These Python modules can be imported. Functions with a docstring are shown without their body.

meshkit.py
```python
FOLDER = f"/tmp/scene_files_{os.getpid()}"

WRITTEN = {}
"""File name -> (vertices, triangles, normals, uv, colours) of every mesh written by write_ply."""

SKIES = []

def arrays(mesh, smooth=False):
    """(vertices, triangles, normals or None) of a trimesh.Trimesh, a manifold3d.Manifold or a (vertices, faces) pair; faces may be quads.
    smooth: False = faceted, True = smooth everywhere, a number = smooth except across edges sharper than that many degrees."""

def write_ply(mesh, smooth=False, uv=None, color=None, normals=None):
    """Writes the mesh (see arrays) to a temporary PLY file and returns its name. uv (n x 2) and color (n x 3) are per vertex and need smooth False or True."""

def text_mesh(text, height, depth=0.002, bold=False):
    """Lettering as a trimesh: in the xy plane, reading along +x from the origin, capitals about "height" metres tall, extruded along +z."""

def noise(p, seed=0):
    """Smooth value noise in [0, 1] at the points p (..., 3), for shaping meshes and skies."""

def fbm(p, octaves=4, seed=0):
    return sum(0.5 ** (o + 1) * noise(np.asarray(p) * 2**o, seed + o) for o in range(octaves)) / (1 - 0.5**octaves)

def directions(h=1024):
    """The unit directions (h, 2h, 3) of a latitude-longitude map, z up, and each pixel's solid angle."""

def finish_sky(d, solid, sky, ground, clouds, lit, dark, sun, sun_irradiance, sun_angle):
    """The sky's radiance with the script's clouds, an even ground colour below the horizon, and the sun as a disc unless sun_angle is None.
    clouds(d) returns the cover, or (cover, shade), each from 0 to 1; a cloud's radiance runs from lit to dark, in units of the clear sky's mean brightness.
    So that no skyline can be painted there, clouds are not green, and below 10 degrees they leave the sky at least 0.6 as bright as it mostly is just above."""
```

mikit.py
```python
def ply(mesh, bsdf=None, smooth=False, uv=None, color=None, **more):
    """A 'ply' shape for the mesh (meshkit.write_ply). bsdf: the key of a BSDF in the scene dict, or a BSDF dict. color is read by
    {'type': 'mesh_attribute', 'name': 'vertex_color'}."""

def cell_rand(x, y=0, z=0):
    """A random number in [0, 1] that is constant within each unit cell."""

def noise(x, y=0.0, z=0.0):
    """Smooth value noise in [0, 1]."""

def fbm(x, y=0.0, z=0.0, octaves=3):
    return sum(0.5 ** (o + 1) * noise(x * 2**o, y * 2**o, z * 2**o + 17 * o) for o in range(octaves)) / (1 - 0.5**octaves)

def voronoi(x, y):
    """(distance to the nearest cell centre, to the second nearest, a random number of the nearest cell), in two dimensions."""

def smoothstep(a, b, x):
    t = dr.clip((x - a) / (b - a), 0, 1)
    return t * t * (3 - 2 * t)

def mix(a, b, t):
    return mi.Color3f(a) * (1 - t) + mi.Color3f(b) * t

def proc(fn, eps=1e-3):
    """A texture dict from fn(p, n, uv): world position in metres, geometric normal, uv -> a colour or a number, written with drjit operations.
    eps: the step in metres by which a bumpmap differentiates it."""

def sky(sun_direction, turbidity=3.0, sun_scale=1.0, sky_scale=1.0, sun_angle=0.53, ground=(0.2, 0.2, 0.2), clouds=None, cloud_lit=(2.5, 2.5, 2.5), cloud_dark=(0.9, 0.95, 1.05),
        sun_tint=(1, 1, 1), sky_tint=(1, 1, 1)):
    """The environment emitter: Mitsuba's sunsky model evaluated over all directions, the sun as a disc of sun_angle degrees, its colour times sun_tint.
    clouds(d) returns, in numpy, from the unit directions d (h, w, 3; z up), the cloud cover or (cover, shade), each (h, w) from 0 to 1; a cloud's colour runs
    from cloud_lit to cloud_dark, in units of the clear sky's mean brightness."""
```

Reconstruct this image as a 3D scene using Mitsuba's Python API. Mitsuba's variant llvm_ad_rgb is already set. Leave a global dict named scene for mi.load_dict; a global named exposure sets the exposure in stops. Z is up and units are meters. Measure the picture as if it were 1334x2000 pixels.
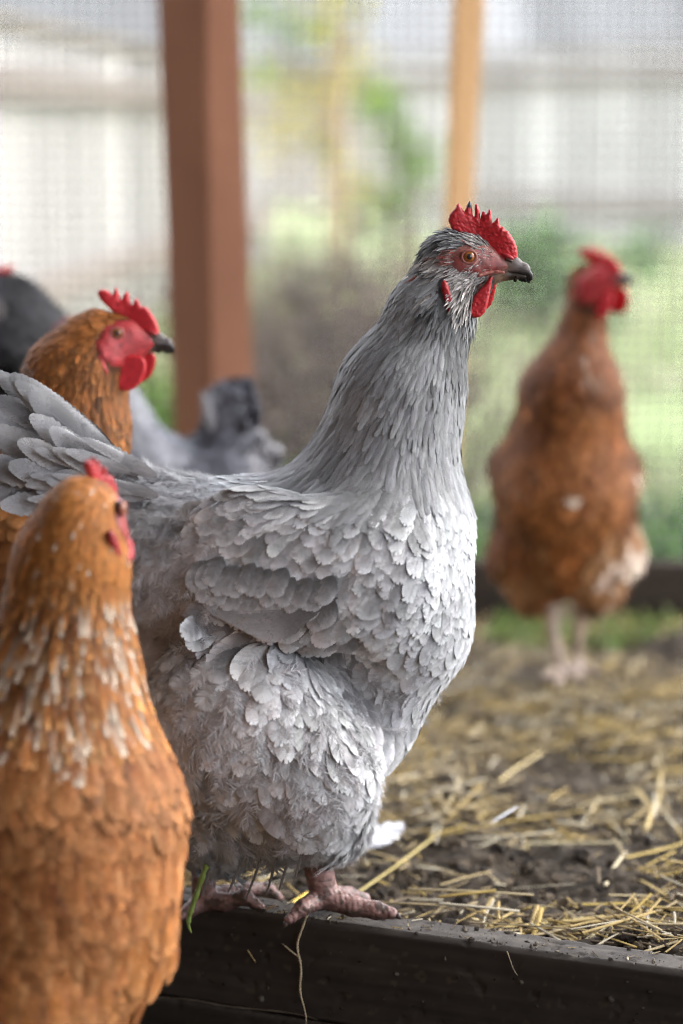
import math, numpy as np, trimesh, mitsuba as mi, mikit, meshkit, drjit as dr
from scipy.spatial import cKDTree
from shapely.geometry import Polygon, Point
import shapely
T4 = mi.ScalarTransform4f
scene, labels = {}, {}

# ------------------------------------------------------------------ camera, sky, exposure
CAM_H, PITCH, FPX = 0.57, math.radians(9.0), 4722.0      # FPX: focal length in pixels of the 1334 x 2000 photograph
FWD = np.array([0, math.cos(PITCH), -math.sin(PITCH)])
UP = np.array([0, math.sin(PITCH), math.cos(PITCH)])
CAM = np.array([0, 0, CAM_H])
scene['camera'] = {
    'type': 'thinlens', 'fov': 2 * math.degrees(math.atan(1000 / FPX)), 'fov_axis': 'y',
    'aperture_radius': 0.0145, 'focus_distance': 1.70, 'near_clip': 0.05, 'far_clip': 400.0,
    'to_world': T4().look_at(origin=CAM.tolist(), target=(CAM + FWD).tolist(), up=[0, 0, 1])}
scene['sky'] = mikit.sky([0.85, 0.15, 0.52], turbidity=4, sun_scale=0.16, sun_angle=30, sun_tint=(.82, .95, 1.2), sky_scale=1.0, ground=(0.15, 0.16, 0.1),
                         clouds=lambda d: np.ones(d.shape[:2]), cloud_lit=(2.42, 2.5, 2.72))
exposure = 4.2


def W(px, py, D):
    """World point on the plane y = D that the photograph's pixel shows."""
    r = FWD + (np.asarray(px, float)[..., None] - 667) / FPX * np.array([1.0, 0, 0]) - (np.asarray(py, float)[..., None] - 1000) / FPX * UP
    return CAM + r * (np.asarray(D, float)[..., None] / r[..., 1:2])


def ppm(D):
    """metres per photograph pixel at distance D"""
    return D * 1.02 / FPX


# ------------------------------------------------------------------ helpers
def vc(rough=0.7, spec=0.3, **k):
    return {'type': 'twosided', 'bsdf': {'type': 'principled', 'base_color': {'type': 'mesh_attribute', 'name': 'vertex_color'}, 'roughness': rough, 'specular': spec, **k}}


scene['feather_mat'] = vc(0.62, 0.22, sheen=0.1)
scene['skin_mat'] = vc(0.45, 0.45)
scene['gloss_mat'] = vc(0.38, 0.4)
scene['eye_mat'] = vc(0.15, 0.5, clearcoat=1.0)
scene['matte_mat'] = vc(0.85, 0.2)
scene['leaf_mat'] = vc(0.6, 0.3)


def tag(key, label=None, cat=None, group=None, kind=None):
    labels[key] = {k: v for k, v in dict(label=label, category=cat, group=group, kind=kind).items() if v}


used = set()


def free(key):
    k, n = key, 0
    while k in used:
        n += 1
        k = f'{key}_{n:03d}'
    used.add(k)
    return k


def put(key, v, f, mat, color=None, normals=None, smooth=True):
    """adds one shape entry; colour may be one rgb or one per vertex"""
    key = free(key)
    v = np.asarray(v, float)
    if color is None:
        color = (0.5, 0.5, 0.5)
    color = np.broadcast_to(np.asarray(color, float), (len(v), 3))
    if normals is not None:
        path = meshkit.write_ply((v, f), False, None, color, normals=normals)
        scene[key] = {'type': 'ply', 'filename': path, 'face_normals': False, 'bsdf': {'type': 'ref', 'id': mat}}
    else:
        scene[key] = mikit.ply((v, np.asarray(f)), mat, smooth=smooth, color=color)
    return key


def join(parts):
    """[(v, f, c), ...] -> one (v, f, c)"""
    V, F, C, n = [], [], [], 0
    for v, f, c in parts:
        V.append(v); F.append(np.asarray(f) + n); C.append(np.broadcast_to(np.asarray(c, float), (len(v), 3))); n += len(v)
    return np.vstack(V), np.vstack(F), np.vstack(C)


def surface_nets(f, lo, hi, h):
    """zero surface of f(points) inside the box"""
    lo, hi = np.asarray(lo, float), np.asarray(hi, float)
    n = np.ceil((hi - lo) / h).astype(int) + 1
    ax = [lo[i] + h * np.arange(n[i]) for i in range(3)]
    g = np.stack(np.meshgrid(*ax, indexing='ij'), -1)
    val = f(g.reshape(-1, 3)).reshape(n)
    ins = val < 0
    acc, cnt = np.zeros(tuple(n - 1) + (3,)), np.zeros(tuple(n - 1))
    off = [(0, 0, 0), (1, 0, 0), (0, 1, 0), (1, 1, 0), (0, 0, 1), (1, 0, 1), (0, 1, 1), (1, 1, 1)]
    sl = lambda o: tuple(slice(o[i], n[i] - 1 + o[i]) for i in range(3))
    for a in off:
        for k in range(3):
            if a[k]:
                continue
            b = list(a); b[k] = 1
            va, vb = val[sl(a)], val[sl(b)]
            cr = (va < 0) != (vb < 0)
            t = np.where(cr, va / np.where(cr, va - vb, 1), 0)
            for i in range(3):
                acc[..., i] += cr * (a[i] + (t if i == k else 0))
            cnt += cr
    act = cnt > 0
    idx = -np.ones(act.shape, int)
    idx[act] = np.arange(act.sum())
    base = np.stack(np.nonzero(act), -1)
    v = lo + h * (base + acc[act] / cnt[act][:, None])
    faces = []
    for k in range(3):
        i, j = (k + 1) % 3, (k + 2) % 3
        a = [slice(None)] * 3; b = [slice(None)] * 3
        a[k] = slice(0, n[k] - 1); b[k] = slice(1, n[k])
        A, B = ins[tuple(a)], ins[tuple(b)]
        e = np.stack(np.nonzero(A != B), -1)
        e = e[(e[:, i] > 0) & (e[:, j] > 0) & (e[:, i] < n[i] - 1) & (e[:, j] < n[j] - 1)]
        s = A[tuple(e.T)]
        q = []
        for di, dj in ((0, 0), (-1, 0), (-1, -1), (0, -1)):
            c = e.copy(); c[:, i] += di; c[:, j] += dj
            q.append(idx[tuple(c.T)])
        q = np.stack(q, -1)
        q[s] = q[s][:, ::-1]
        q = q[:, ::-1]
        faces += [q[:, [0, 1, 2]], q[:, [0, 2, 3]]]
    return v, np.vstack(faces)


class Field:
    """smooth union of round cones; each may be squashed along an own frame"""

    def __init__(self):
        self.p = []

    def cone(self, a, b, r1, r2, scale=(1, 1, 1), R=None, k=0.012):
        self.p.append((np.asarray(a, float), np.asarray(b, float), r1, r2, np.asarray(scale, float), np.eye(3) if R is None else R, k))

    def __call__(self, x):
        d = None
        for a, b, r1, r2, s, R, k in self.p:
            q, e = (x - a) @ R / s, (b - a) @ R / s
            t = np.clip(q @ e / max(e @ e, 1e-12), 0, 1)
            di = (np.linalg.norm(q - t[:, None] * e, axis=1) - (r1 + (r2 - r1) * t)) * min(1.0, s.min() ** 0.5)
            if d is None:
                d = di
            else:
                h = np.clip(0.5 + 0.5 * (d - di) / k, 0, 1)
                d = d * (1 - h) + di * h - k * h * (1 - h)
        return d

    def grad(self, x, e=1.5e-3):
        g = np.stack([self(x + e * o) - self(x - e * o) for o in np.eye(3)], -1)
        return g / np.maximum(np.linalg.norm(g, axis=1, keepdims=True), 1e-9)

    def box(self, pad):
        lo = np.min([np.minimum(a, b) - max(r1, r2) * s.max() for a, b, r1, r2, s, R, k in self.p], 0)
        hi = np.max([np.maximum(a, b) + max(r1, r2) * s.max() for a, b, r1, r2, s, R, k in self.p], 0)
        return lo - pad, hi + pad


def rotz(a):
    c, s = math.cos(a), math.sin(a)
    return np.array([[c, -s, 0], [s, c, 0], [0, 0, 1.0]])


def roty(a):
    """positive lifts the +x end"""
    c, s = math.cos(a), math.sin(a)
    return np.array([[c, 0, -s], [0, 1, 0], [s, 0, c]])


def unit(a):
    return a / np.maximum(np.linalg.norm(a, axis=-1, keepdims=True), 1e-12)


sstep = lambda a, b, x: (lambda t: t * t * (3 - 2 * t))(np.clip((x - a) / (b - a), 0, 1))

# ------------------------------------------------------------------ feathers
OUTLINE = {
    'contour': lambda t: np.where(t > .58, np.sqrt(np.clip(1 - ((t - .58) / .42) ** 2, 0, 1)), 1 - .6 * (1 - t / .58) ** 2),
    'hackle': lambda t: np.clip(np.sin(np.pi * np.clip(.12 + .88 * t, 0, 1) ** .85), 0, 1) ** .7,
    'fluff': lambda t: np.where(t > .5, np.sqrt(np.clip(1 - ((t - .5) / .5) ** 2, 0, 1)), 1 - .3 * (1 - t / .5) ** 2),
    'quill': lambda t: np.where(t > .66, np.clip(1 - ((t - .66) / .34) ** 2, 0, 1) ** .6, .3 + .7 * np.clip(t / .38, 0, 1)),
    'bristle': lambda t: np.clip(np.sin(np.pi * np.clip(.1 + .9 * t, 0, 1)), 0, 1),
}
OUTLINE['down'] = OUTLINE['fluff']
STYLE = {  # sweep (how far a barb runs forward), aspect, tip taper, raggedness, curl out of the plane
    'contour': (.26, .32, .95, .007, .010), 'hackle': (.26, .12, .3, .05, .03), 'fluff': (.32, .33, .2, .06, .07), 'down': (.34, .42, .08, .30, .22), 'quill': (.13, .14, .9, .006, .0), 'bristle': (.3, .12, .3, .1, .02)}


def make_template(kind, nb, rng):
    if kind == 'bristle':     # a lanceolate little feather
        t = np.linspace(0, 1, 5)
        w = np.array([.5, 1.0, .85, .5, .04])
        ts = np.concatenate([np.stack([t, sg * w], -1) for sg in (-1, 1)])
        f = np.array([q for i in range(4) for q in ([i, i + 1, i + 6], [i, i + 6, i + 5])])
        return dict(ts=ts, h=np.tile(.15 * rng.normal() * t ** 2, 2), b=np.full(10, rng.normal()), f=f, fr=np.zeros(10))
    sweep, asp, taper, rag, out = STYLE[kind]
    ts, H, B, F, FR = [], [], [], [], []
    f = np.array([0, .5, 1.0])
    n = 0
    gap = rng.random() < .28
    split = rng.uniform(.35, .85)
    for side in (-1, 1):
        tr = np.linspace(0.0, .93, nb) + rng.normal(0, .12 / nb, nb)
        te = np.clip(tr + sweep * (1.15 - .75 * tr) * (1 + rng.normal(0, rag, nb)), 0.03, 1)
        se = OUTLINE[kind](te) * (1 + rng.normal(0, rag, nb)) + .02
        if gap and kind != 'bristle':            # a split in the vane
            te = te + np.where(np.abs(tr - split) < .07, (tr - split) * 1.0, 0)
        wroot = .75 / nb
        for i in range(nb):
            jit = rng.normal()
            hcurl = out * rng.normal()
            # in real proportions: length 1, half width asp
            p = np.stack([tr[i] + (te[i] - tr[i]) * f ** 1.4, side * se[i] * f * asp], -1)
            d = unit(np.gradient(p, axis=0))
            perp = np.stack([d[:, 1], -d[:, 0]], -1) * side
            w = wroot * (np.array([.5, .25, taper * .5]) if kind == 'down' else np.array([1.0, 1.15, taper]))
            a, b = p + perp * w[:, None], p - perp * w[:, None]
            q = np.concatenate([a, b])
            ts.append(np.stack([q[:, 0], q[:, 1] / asp], -1))
            H.append(np.tile(hcurl * f ** 1.5, 2)); B.append(np.full(6, jit)); FR.append(np.tile(f, 2))
            F += [[n, n + 1, n + 4], [n, n + 4, n + 3], [n + 1, n + 2, n + 5], [n + 1, n + 5, n + 4]]
            n += 6
    # the shaft
    t = np.linspace(0, .96, 4)
    w = np.array([.05, .04, .03, .01]) * (2 if kind == 'quill' else 1)
    for sg in (-1, 1):
        ts.append(np.stack([t, sg * w], -1))
    H.append(np.full(8, .03)); B.append(np.full(8, .6)); FR.append(np.zeros(8))
    for i in range(3):
        F += [[n + i, n + i + 1, n + i + 5], [n + i, n + i + 5, n + i + 4]]
    return dict(ts=np.vstack(ts), h=np.concatenate(H), b=np.concatenate(B), f=np.array(F), fr=np.concatenate(FR))


TEMPLATES = {}


def templates(kind, nb):
    if (kind, nb) not in TEMPLATES:
        rng = np.random.default_rng(sum(map(ord, kind)) + nb)
        TEMPLATES[kind, nb] = [make_template(kind, nb, rng) for _ in range(8)]
    return TEMPLATES[kind, nb]


def feather_mesh(kind, nb, P, N, D, L, HW, curl, cols, which, camber=.25, jitter=.35, streak=.10, c1=None):
    """cols: (root, mid, tip, edge) each n x 3. Returns v, f, c, n."""
    V, F, C, NN, m = [], [], [], [], 0
    c1 = np.zeros(len(P)) if c1 is None else c1
    S = unit(np.cross(N, D))
    tp = templates(kind, nb)
    for w in range(8):
        k = np.nonzero(which == w)[0]
        if not len(k):
            continue
        q = tp[w]
        t, s = q['ts'][:, 0], q['ts'][:, 1]
        Lk, Hk, ck = L[k, None], HW[k, None], curl[k, None]
        h = Lk * (c1[k, None] * t - ck * t ** 2) - camber * Hk * s ** 2 + q['h'] * Hk * 1.5
        v = P[k, None] + D[k, None] * (t * Lk)[..., None] + S[k, None] * (s * Hk)[..., None] + N[k, None] * h[..., None]
        nt = .6 * (2 * ck * t - c1[k, None]) + jitter * q['b'] * .5
        ns = 2 * camber * s + 0 * ck + jitter * .6 * np.sin(q['b'] * 7)
        nn = unit(N[k, None] + D[k, None] * nt[..., None] + S[k, None] * ns[..., None])
        root, mid, tip, edge = (c[k, None] for c in cols)
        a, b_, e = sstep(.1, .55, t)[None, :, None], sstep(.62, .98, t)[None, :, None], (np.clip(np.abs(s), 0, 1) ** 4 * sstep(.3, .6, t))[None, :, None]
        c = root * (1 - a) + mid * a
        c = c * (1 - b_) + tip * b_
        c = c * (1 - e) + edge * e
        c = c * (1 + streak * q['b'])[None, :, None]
        nv = len(t)
        V.append(v.reshape(-1, 3)); C.append(np.clip(c, .002, .9).reshape(-1, 3)); NN.append(nn.reshape(-1, 3))
        F.append((q['f'][None] + (m + nv * np.arange(len(k)))[:, None, None]).reshape(-1, 3))
        m += nv * len(k)
    return np.vstack(V), np.vstack(F), np.vstack(C), np.vstack(NN)


def plume(key, field, body, guides, palettes, D0, seed, nb=14, dens=1.0, loft=1.0, parts=300, part_min=0, part_name='feather', skip=None, fleck=None, lat=None):
    """Covers a body with feathers. guides: (px, py, dx, dy, L, W, kind, lift, chaos, palette), all in photograph pixels at the hen's distance."""
    rng = np.random.default_rng(seed)
    v, f = body
    px = ppm(D0)
    gp = W(np.array([g[0] for g in guides]), np.array([g[1] for g in guides]), D0)[:, [0, 2]]
    gd = np.array([[g[2], -g[3]] for g in guides], float); gd = unit(gd)
    gL, gW, gl, gc = (np.array([g[i] for g in guides], float) for i in (4, 5, 7, 8))
    tri = v[f]
    area = np.linalg.norm(np.cross(tri[:, 1] - tri[:, 0], tri[:, 2] - tri[:, 0]), axis=1) / 2

    def attrs(x):
        d2 = ((x[:, None, [0, 2]] - gp[None]) ** 2).sum(-1)
        w = 1 / (d2 + (12 * px) ** 2) ** 1.6
        w /= w.sum(1, keepdims=True)
        return w, w @ gL, w @ gW, w @ gl, w @ gc, w @ gd

    # candidates, thinned to a spacing that follows the feathers' size
    cen = tri.mean(1)
    _, L, Wd, *_ = attrs(cen)
    r = .44 * np.sqrt(L * Wd) * px / dens
    expect = area / (r ** 2) * 8
    n = rng.poisson(expect)
    fi = np.repeat(np.arange(len(f)), n)
    rng.shuffle(fi)
    u = rng.random((len(fi), 2)); fl = u.sum(1) > 1; u[fl] = 1 - u[fl]
    x = tri[fi, 0] + u[:, :1] * (tri[fi, 1] - tri[fi, 0]) + u[:, 1:] * (tri[fi, 2] - tri[fi, 0])
    if skip is not None:
        x = x[~skip(x)]
    w, L, Wd, lift, chaos, gdir = attrs(x)
    near_h = np.array([g[6] == 'hackle' for g in guides])
    r = .44 * np.sqrt(L * Wd) * px / (dens * (1 + .3 * (w[:, near_h].sum(1))))
    alive = np.ones(len(x), bool)
    tree = cKDTree(x)
    keep = []
    near = tree.query_ball_point(x, r)
    for i in range(len(x)):
        if alive[i]:
            keep.append(i); alive[near[i]] = False
    k = np.array(keep)
    x, w, L, Wd, lift, chaos, gdir = x[k], w[k], L[k], Wd[k], lift[k], chaos[k], gdir[k]
    nrm = field.grad(x)
    kind_id = np.array([(rng.choice(len(guides), p=wi ** 2 / (wi ** 2).sum())) for wi in w])
    d = np.stack([gdir[:, 0], np.zeros(len(x)), gdir[:, 1]], -1)
    if lat is not None:
        d = d + lat(x)
    d = d + rng.normal(0, .02, d.shape)
    d = unit(d - (d * nrm).sum(1, keepdims=True) * nrm)
    sd = np.cross(nrm, d)
    a = np.radians(rng.normal(0, 1, len(x)) * chaos)
    d = np.cos(a)[:, None] * d + np.sin(a)[:, None] * sd
    size = np.clip(1 + rng.normal(0, .13, len(x)), .6, 1.4)
    L, HW = L * px * size, Wd * px * .5 * size
    h5, h1 = -field(x + d * L[:, None] * .5), -field(x + d * L[:, None])
    B = np.clip((2 * h1 - 4 * h5) / L, -.9, .9); A = np.clip((4 * h5 - h1) / L, -.5, .6)
    B = np.where(B < 0, .8 * B, B)
    kinds = np.array([g[6] for g in guides])[kind_id]
    ease = np.select([kinds == 'hackle', kinds == 'contour', kinds == 'fluff'], [.24, .38, .5], 1.0)
    lf = np.tan(np.radians(np.maximum(lift * ease * loft * (1 + rng.normal(0, .3, len(x))), 1.0)))
    c1, curl = A + lf, -B + .02 * rng.normal(size=len(x))
    D, N = d, nrm
    tw = rng.normal(0, .06, len(x))[:, None]
    N = unit(N + tw * np.cross(N, D)); D = unit(D - (D * N).sum(1, keepdims=True) * N)
    P = x - nrm * .0015 + nrm * rng.uniform(0, .0009, len(x))[:, None]
    which = rng.integers(0, 8, len(x))
    pal = [palettes[g[9]] for g in guides]
    cols = [np.array([pal[i][j] for i in kind_id], float) for j in range(4)]
    jit = np.array([pal[i][4] for i in kind_id])
    m = (np.exp(rng.normal(0, 1, len(x)) * jit) * (.8 + .4 * meshkit.fbm(x * 28, 3, seed)))[:, None] * (1 + rng.normal(0, .008, (len(x), 3)))
    cols = [c * m for c in cols]
    if fleck is not None:
        cols = fleck(x, cols, kinds, rng)
    # the largest that face the photographer are parts of their own, the rest one part
    view = unit(CAM - x)
    score = L * HW * np.clip((nrm * view).sum(1), 0, 1) * np.isin(kinds, ['contour', 'quill', 'hackle', 'fluff'])
    score[kinds == 'fluff'] *= .6
    big = np.zeros(len(x), bool)
    if parts:
        big[np.argsort(-score)[:parts]] = True
        big &= score > 0
    sel = lambda q, b: [c[b] for c in q] if isinstance(q, list) else q[b]
    for kd in ('contour', 'hackle', 'fluff', 'down', 'bristle', 'quill'):
        nbk = {'bristle': 2, 'fluff': nb + 20, 'down': nb + 10, 'hackle': max(6, nb * 3 // 4)}.get(kd, nb)
        st = dict(contour=(.18, .2, .10), hackle=(.2, .16, .08), fluff=(.1, .22, .07), down=(.1, .5, .12), bristle=(.3, .4, .32), quill=(.15, .2, .07))[kd]
        b = (kinds == kd) & ~big
        if b.any():
            mesh = feather_mesh(kd, nbk, P[b], N[b], D[b], L[b], HW[b], curl[b], sel(cols, b), which[b], *st, c1[b])
            REST.setdefault(key, []).append(mesh)
        for i in np.nonzero((kinds == kd) & big)[0]:
            j = np.array([i])
            vv, ff, cc, n2 = feather_mesh(kd, nbk, P[j], N[j], D[j], L[j], HW[j], curl[j], sel(cols, j), which[j], *st, c1[j])
            put(f'{key}__{part_name}', vv, ff, 'feather_mat', cc, n2)
    print(key, 'feathers', len(x), 'parts', big.sum())


REST = {}


def finish_plumage(key):
    q = REST.pop(key, [])
    if q:
        n, F = 0, []
        for v, f, c, nn in q:
            F.append(f + n); n += len(v)
        k = put(f'{key}__plumage', np.vstack([a[0] for a in q]), np.vstack(F), 'feather_mat', np.vstack([a[2] for a in q]), np.vstack([a[3] for a in q]))
        labels[k] = {'kind': 'stuff'}


def loose_feather(key, kind, nb, root, tip, normal, hw, cols, rng, curl=.08, name='tail_feather', camber=.15):
    root, tip, N = np.asarray(root, float), np.asarray(tip, float), np.asarray(normal, float)
    D = tip - root; L = np.linalg.norm(D); D = D / L
    N = unit(N - (N @ D) * D)
    cc = [np.array([c], float) for c in cols]
    v, f, c, n = feather_mesh(kind, nb, root[None], N[None], D[None], np.array([L]), np.array([hw]), np.array([curl]), cc, np.array([rng.integers(0, 8)]), camber, .12, .10)
    return put(f'{key}__{name}', v, f, 'feather_mat', c, n)


# ------------------------------------------------------------------ heads
# head frame: x forward, y to the hen's left, z up, metres; taken from the grey hen's profile, origin at pixel (905, 515)
HS = ppm(1.70)


def hp(px, py, lat=0.0, o=(905, 515), s=HS):
    return np.array([(px - o[0]) * s, lat, -(py - o[1]) * s])


GREY_COMB = [(999, 512), (985, 512), (972, 508), (958, 496), (945, 478), (930, 468), (910, 462), (895, 458), (882, 449), (875, 432), (878, 420), (887, 411), (894, 399), (899, 405), (906, 416), (911, 403), (916, 394),
             (920, 402), (923, 426), (926, 424), (926, 402), (931, 401), (935, 412), (937, 430), (940, 416), (944, 414), (947, 421), (950, 418), (954, 408), (957, 415), (960, 437), (964, 434), (970, 425), (974, 438), (976, 445), (981, 443), (984, 451), (990, 452),
             (998, 464), (1004, 473), (1009, 492), (1008, 504)]
GREY_WATTLE = [(960, 536), (956, 560), (951, 588), (946, 604), (936, 614), (926, 616), (916, 611), (911, 602), (915, 588), (922, 577), (934, 563), (945, 551), (953, 540)]
bo = (232 - 9 * .855, 648 + 15 * .855)
bs = HS / .855
BROWN_COMB = [(310, 660), (300, 656), (283, 646), (262, 634), (243, 625), (222, 611), (210, 599), (200, 589), (194, 580), (191, 570), (199, 566), (210, 568), (217, 572), (221, 577), (224, 566), (228, 562), (231, 570), (236, 587), (240, 578), (247, 570), (251, 574), (254, 590), (258, 597),
              (262, 586), (267, 582), (270, 588), (275, 600), (281, 598), (287, 602), (296, 613), (304, 627), (309, 643)]
BROWN_WATTLE = [(222, 698), (240, 690), (262, 690), (279, 694), (286, 707), (285, 722), (276, 743), (262, 755), (247, 759), (232, 754), (221, 744), (213, 728), (214, 710)]


def blade(poly, thick, edge, h=.0006, bend=0.0, seed=0, bump=.0007):
    """a fleshy sheet with rounded edges: polygon in the x-z plane, thickness in y"""
    pg = Polygon(poly).buffer(0)
    x0, z0, x1, z1 = pg.bounds
    ring = shapely.get_parts(pg.boundary)

    def f(p):
        pts = shapely.points(p[:, 0], p[:, 2])
        return pts

    nx, nz = int((x1 - x0 + .006) / h) + 1, int((z1 - z0 + .006) / h) + 1
    gx, gz = x0 - .003 + h * np.arange(nx), z0 - .003 + h * np.arange(nz)
    X, Z = np.meshgrid(gx, gz, indexing='ij')
    pts = shapely.points(X, Z)
    sd = shapely.distance(pts, pg.boundary) * np.where(shapely.contains(pg, pts), 1, -1)

    def fld(p):
        i = np.clip(((p[:, 0] - gx[0]) / h).round().astype(int), 0, nx - 1)
        k = np.clip(((p[:, 2] - gz[0]) / h).round().astype(int), 0, nz - 1)
        d = sd[i, k]
        ti = thick * np.sqrt(np.clip(1 - (1 - np.clip(d / edge, 0, 1)) ** 2, 0, 1))
        ti = ti + bump * (meshkit.fbm(p * 800, 2, seed) - .5) * 2 * (d > 0)
        return np.where(d > 0, np.abs(p[:, 1]) - ti, np.abs(p[:, 1]) - d)

    v, f_ = surface_nets(fld, (gx[0], -thick - .002, gz[0]), (gx[-1], thick + .002, gz[-1]), h)
    m = trimesh.Trimesh(v, f_, process=False)
    trimesh.smoothing.filter_taubin(m, iterations=4)
    v = np.array(m.vertices)
    tt = np.clip((z1 - v[:, 2]) / (z1 - z0), 0, 1)
    v[:, 1] += bend * tt ** 1.5
    return v, np.array(f_)


class Head:
    def __init__(self, O, yaw=0.0, pitch=0.0, s=1.0, roll=0.0):
        self.O, self.s = np.asarray(O, float), s
        c, sn = math.cos(roll), math.sin(roll)
        self.R = rotz(yaw) @ roty(pitch) @ np.array([[1, 0, 0], [0, c, -sn], [0, sn, c]])

    def out(self, v):
        return self.O + (np.asarray(v) * self.s) @ self.R.T

    def back(self, x):
        return (x - self.O) @ self.R / self.s

    def skull(self, field):
        q = [((885, 512), (912, 508), 62, 50, .66), ((905, 530), (940, 528), 50, 34, .66), ((930, 516), (978, 524), 38, 22, .66), ((905, 548), (935, 556), 36, 22, .62)]
        for a, b, r1, r2, sq in q:
            a, b = self.out(hp(*a)), self.out(hp(*b))
            field.cone(a, b, r1 * HS * self.s, r2 * HS * self.s, (1, sq, 1), self.R, .008 * self.s)


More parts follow.
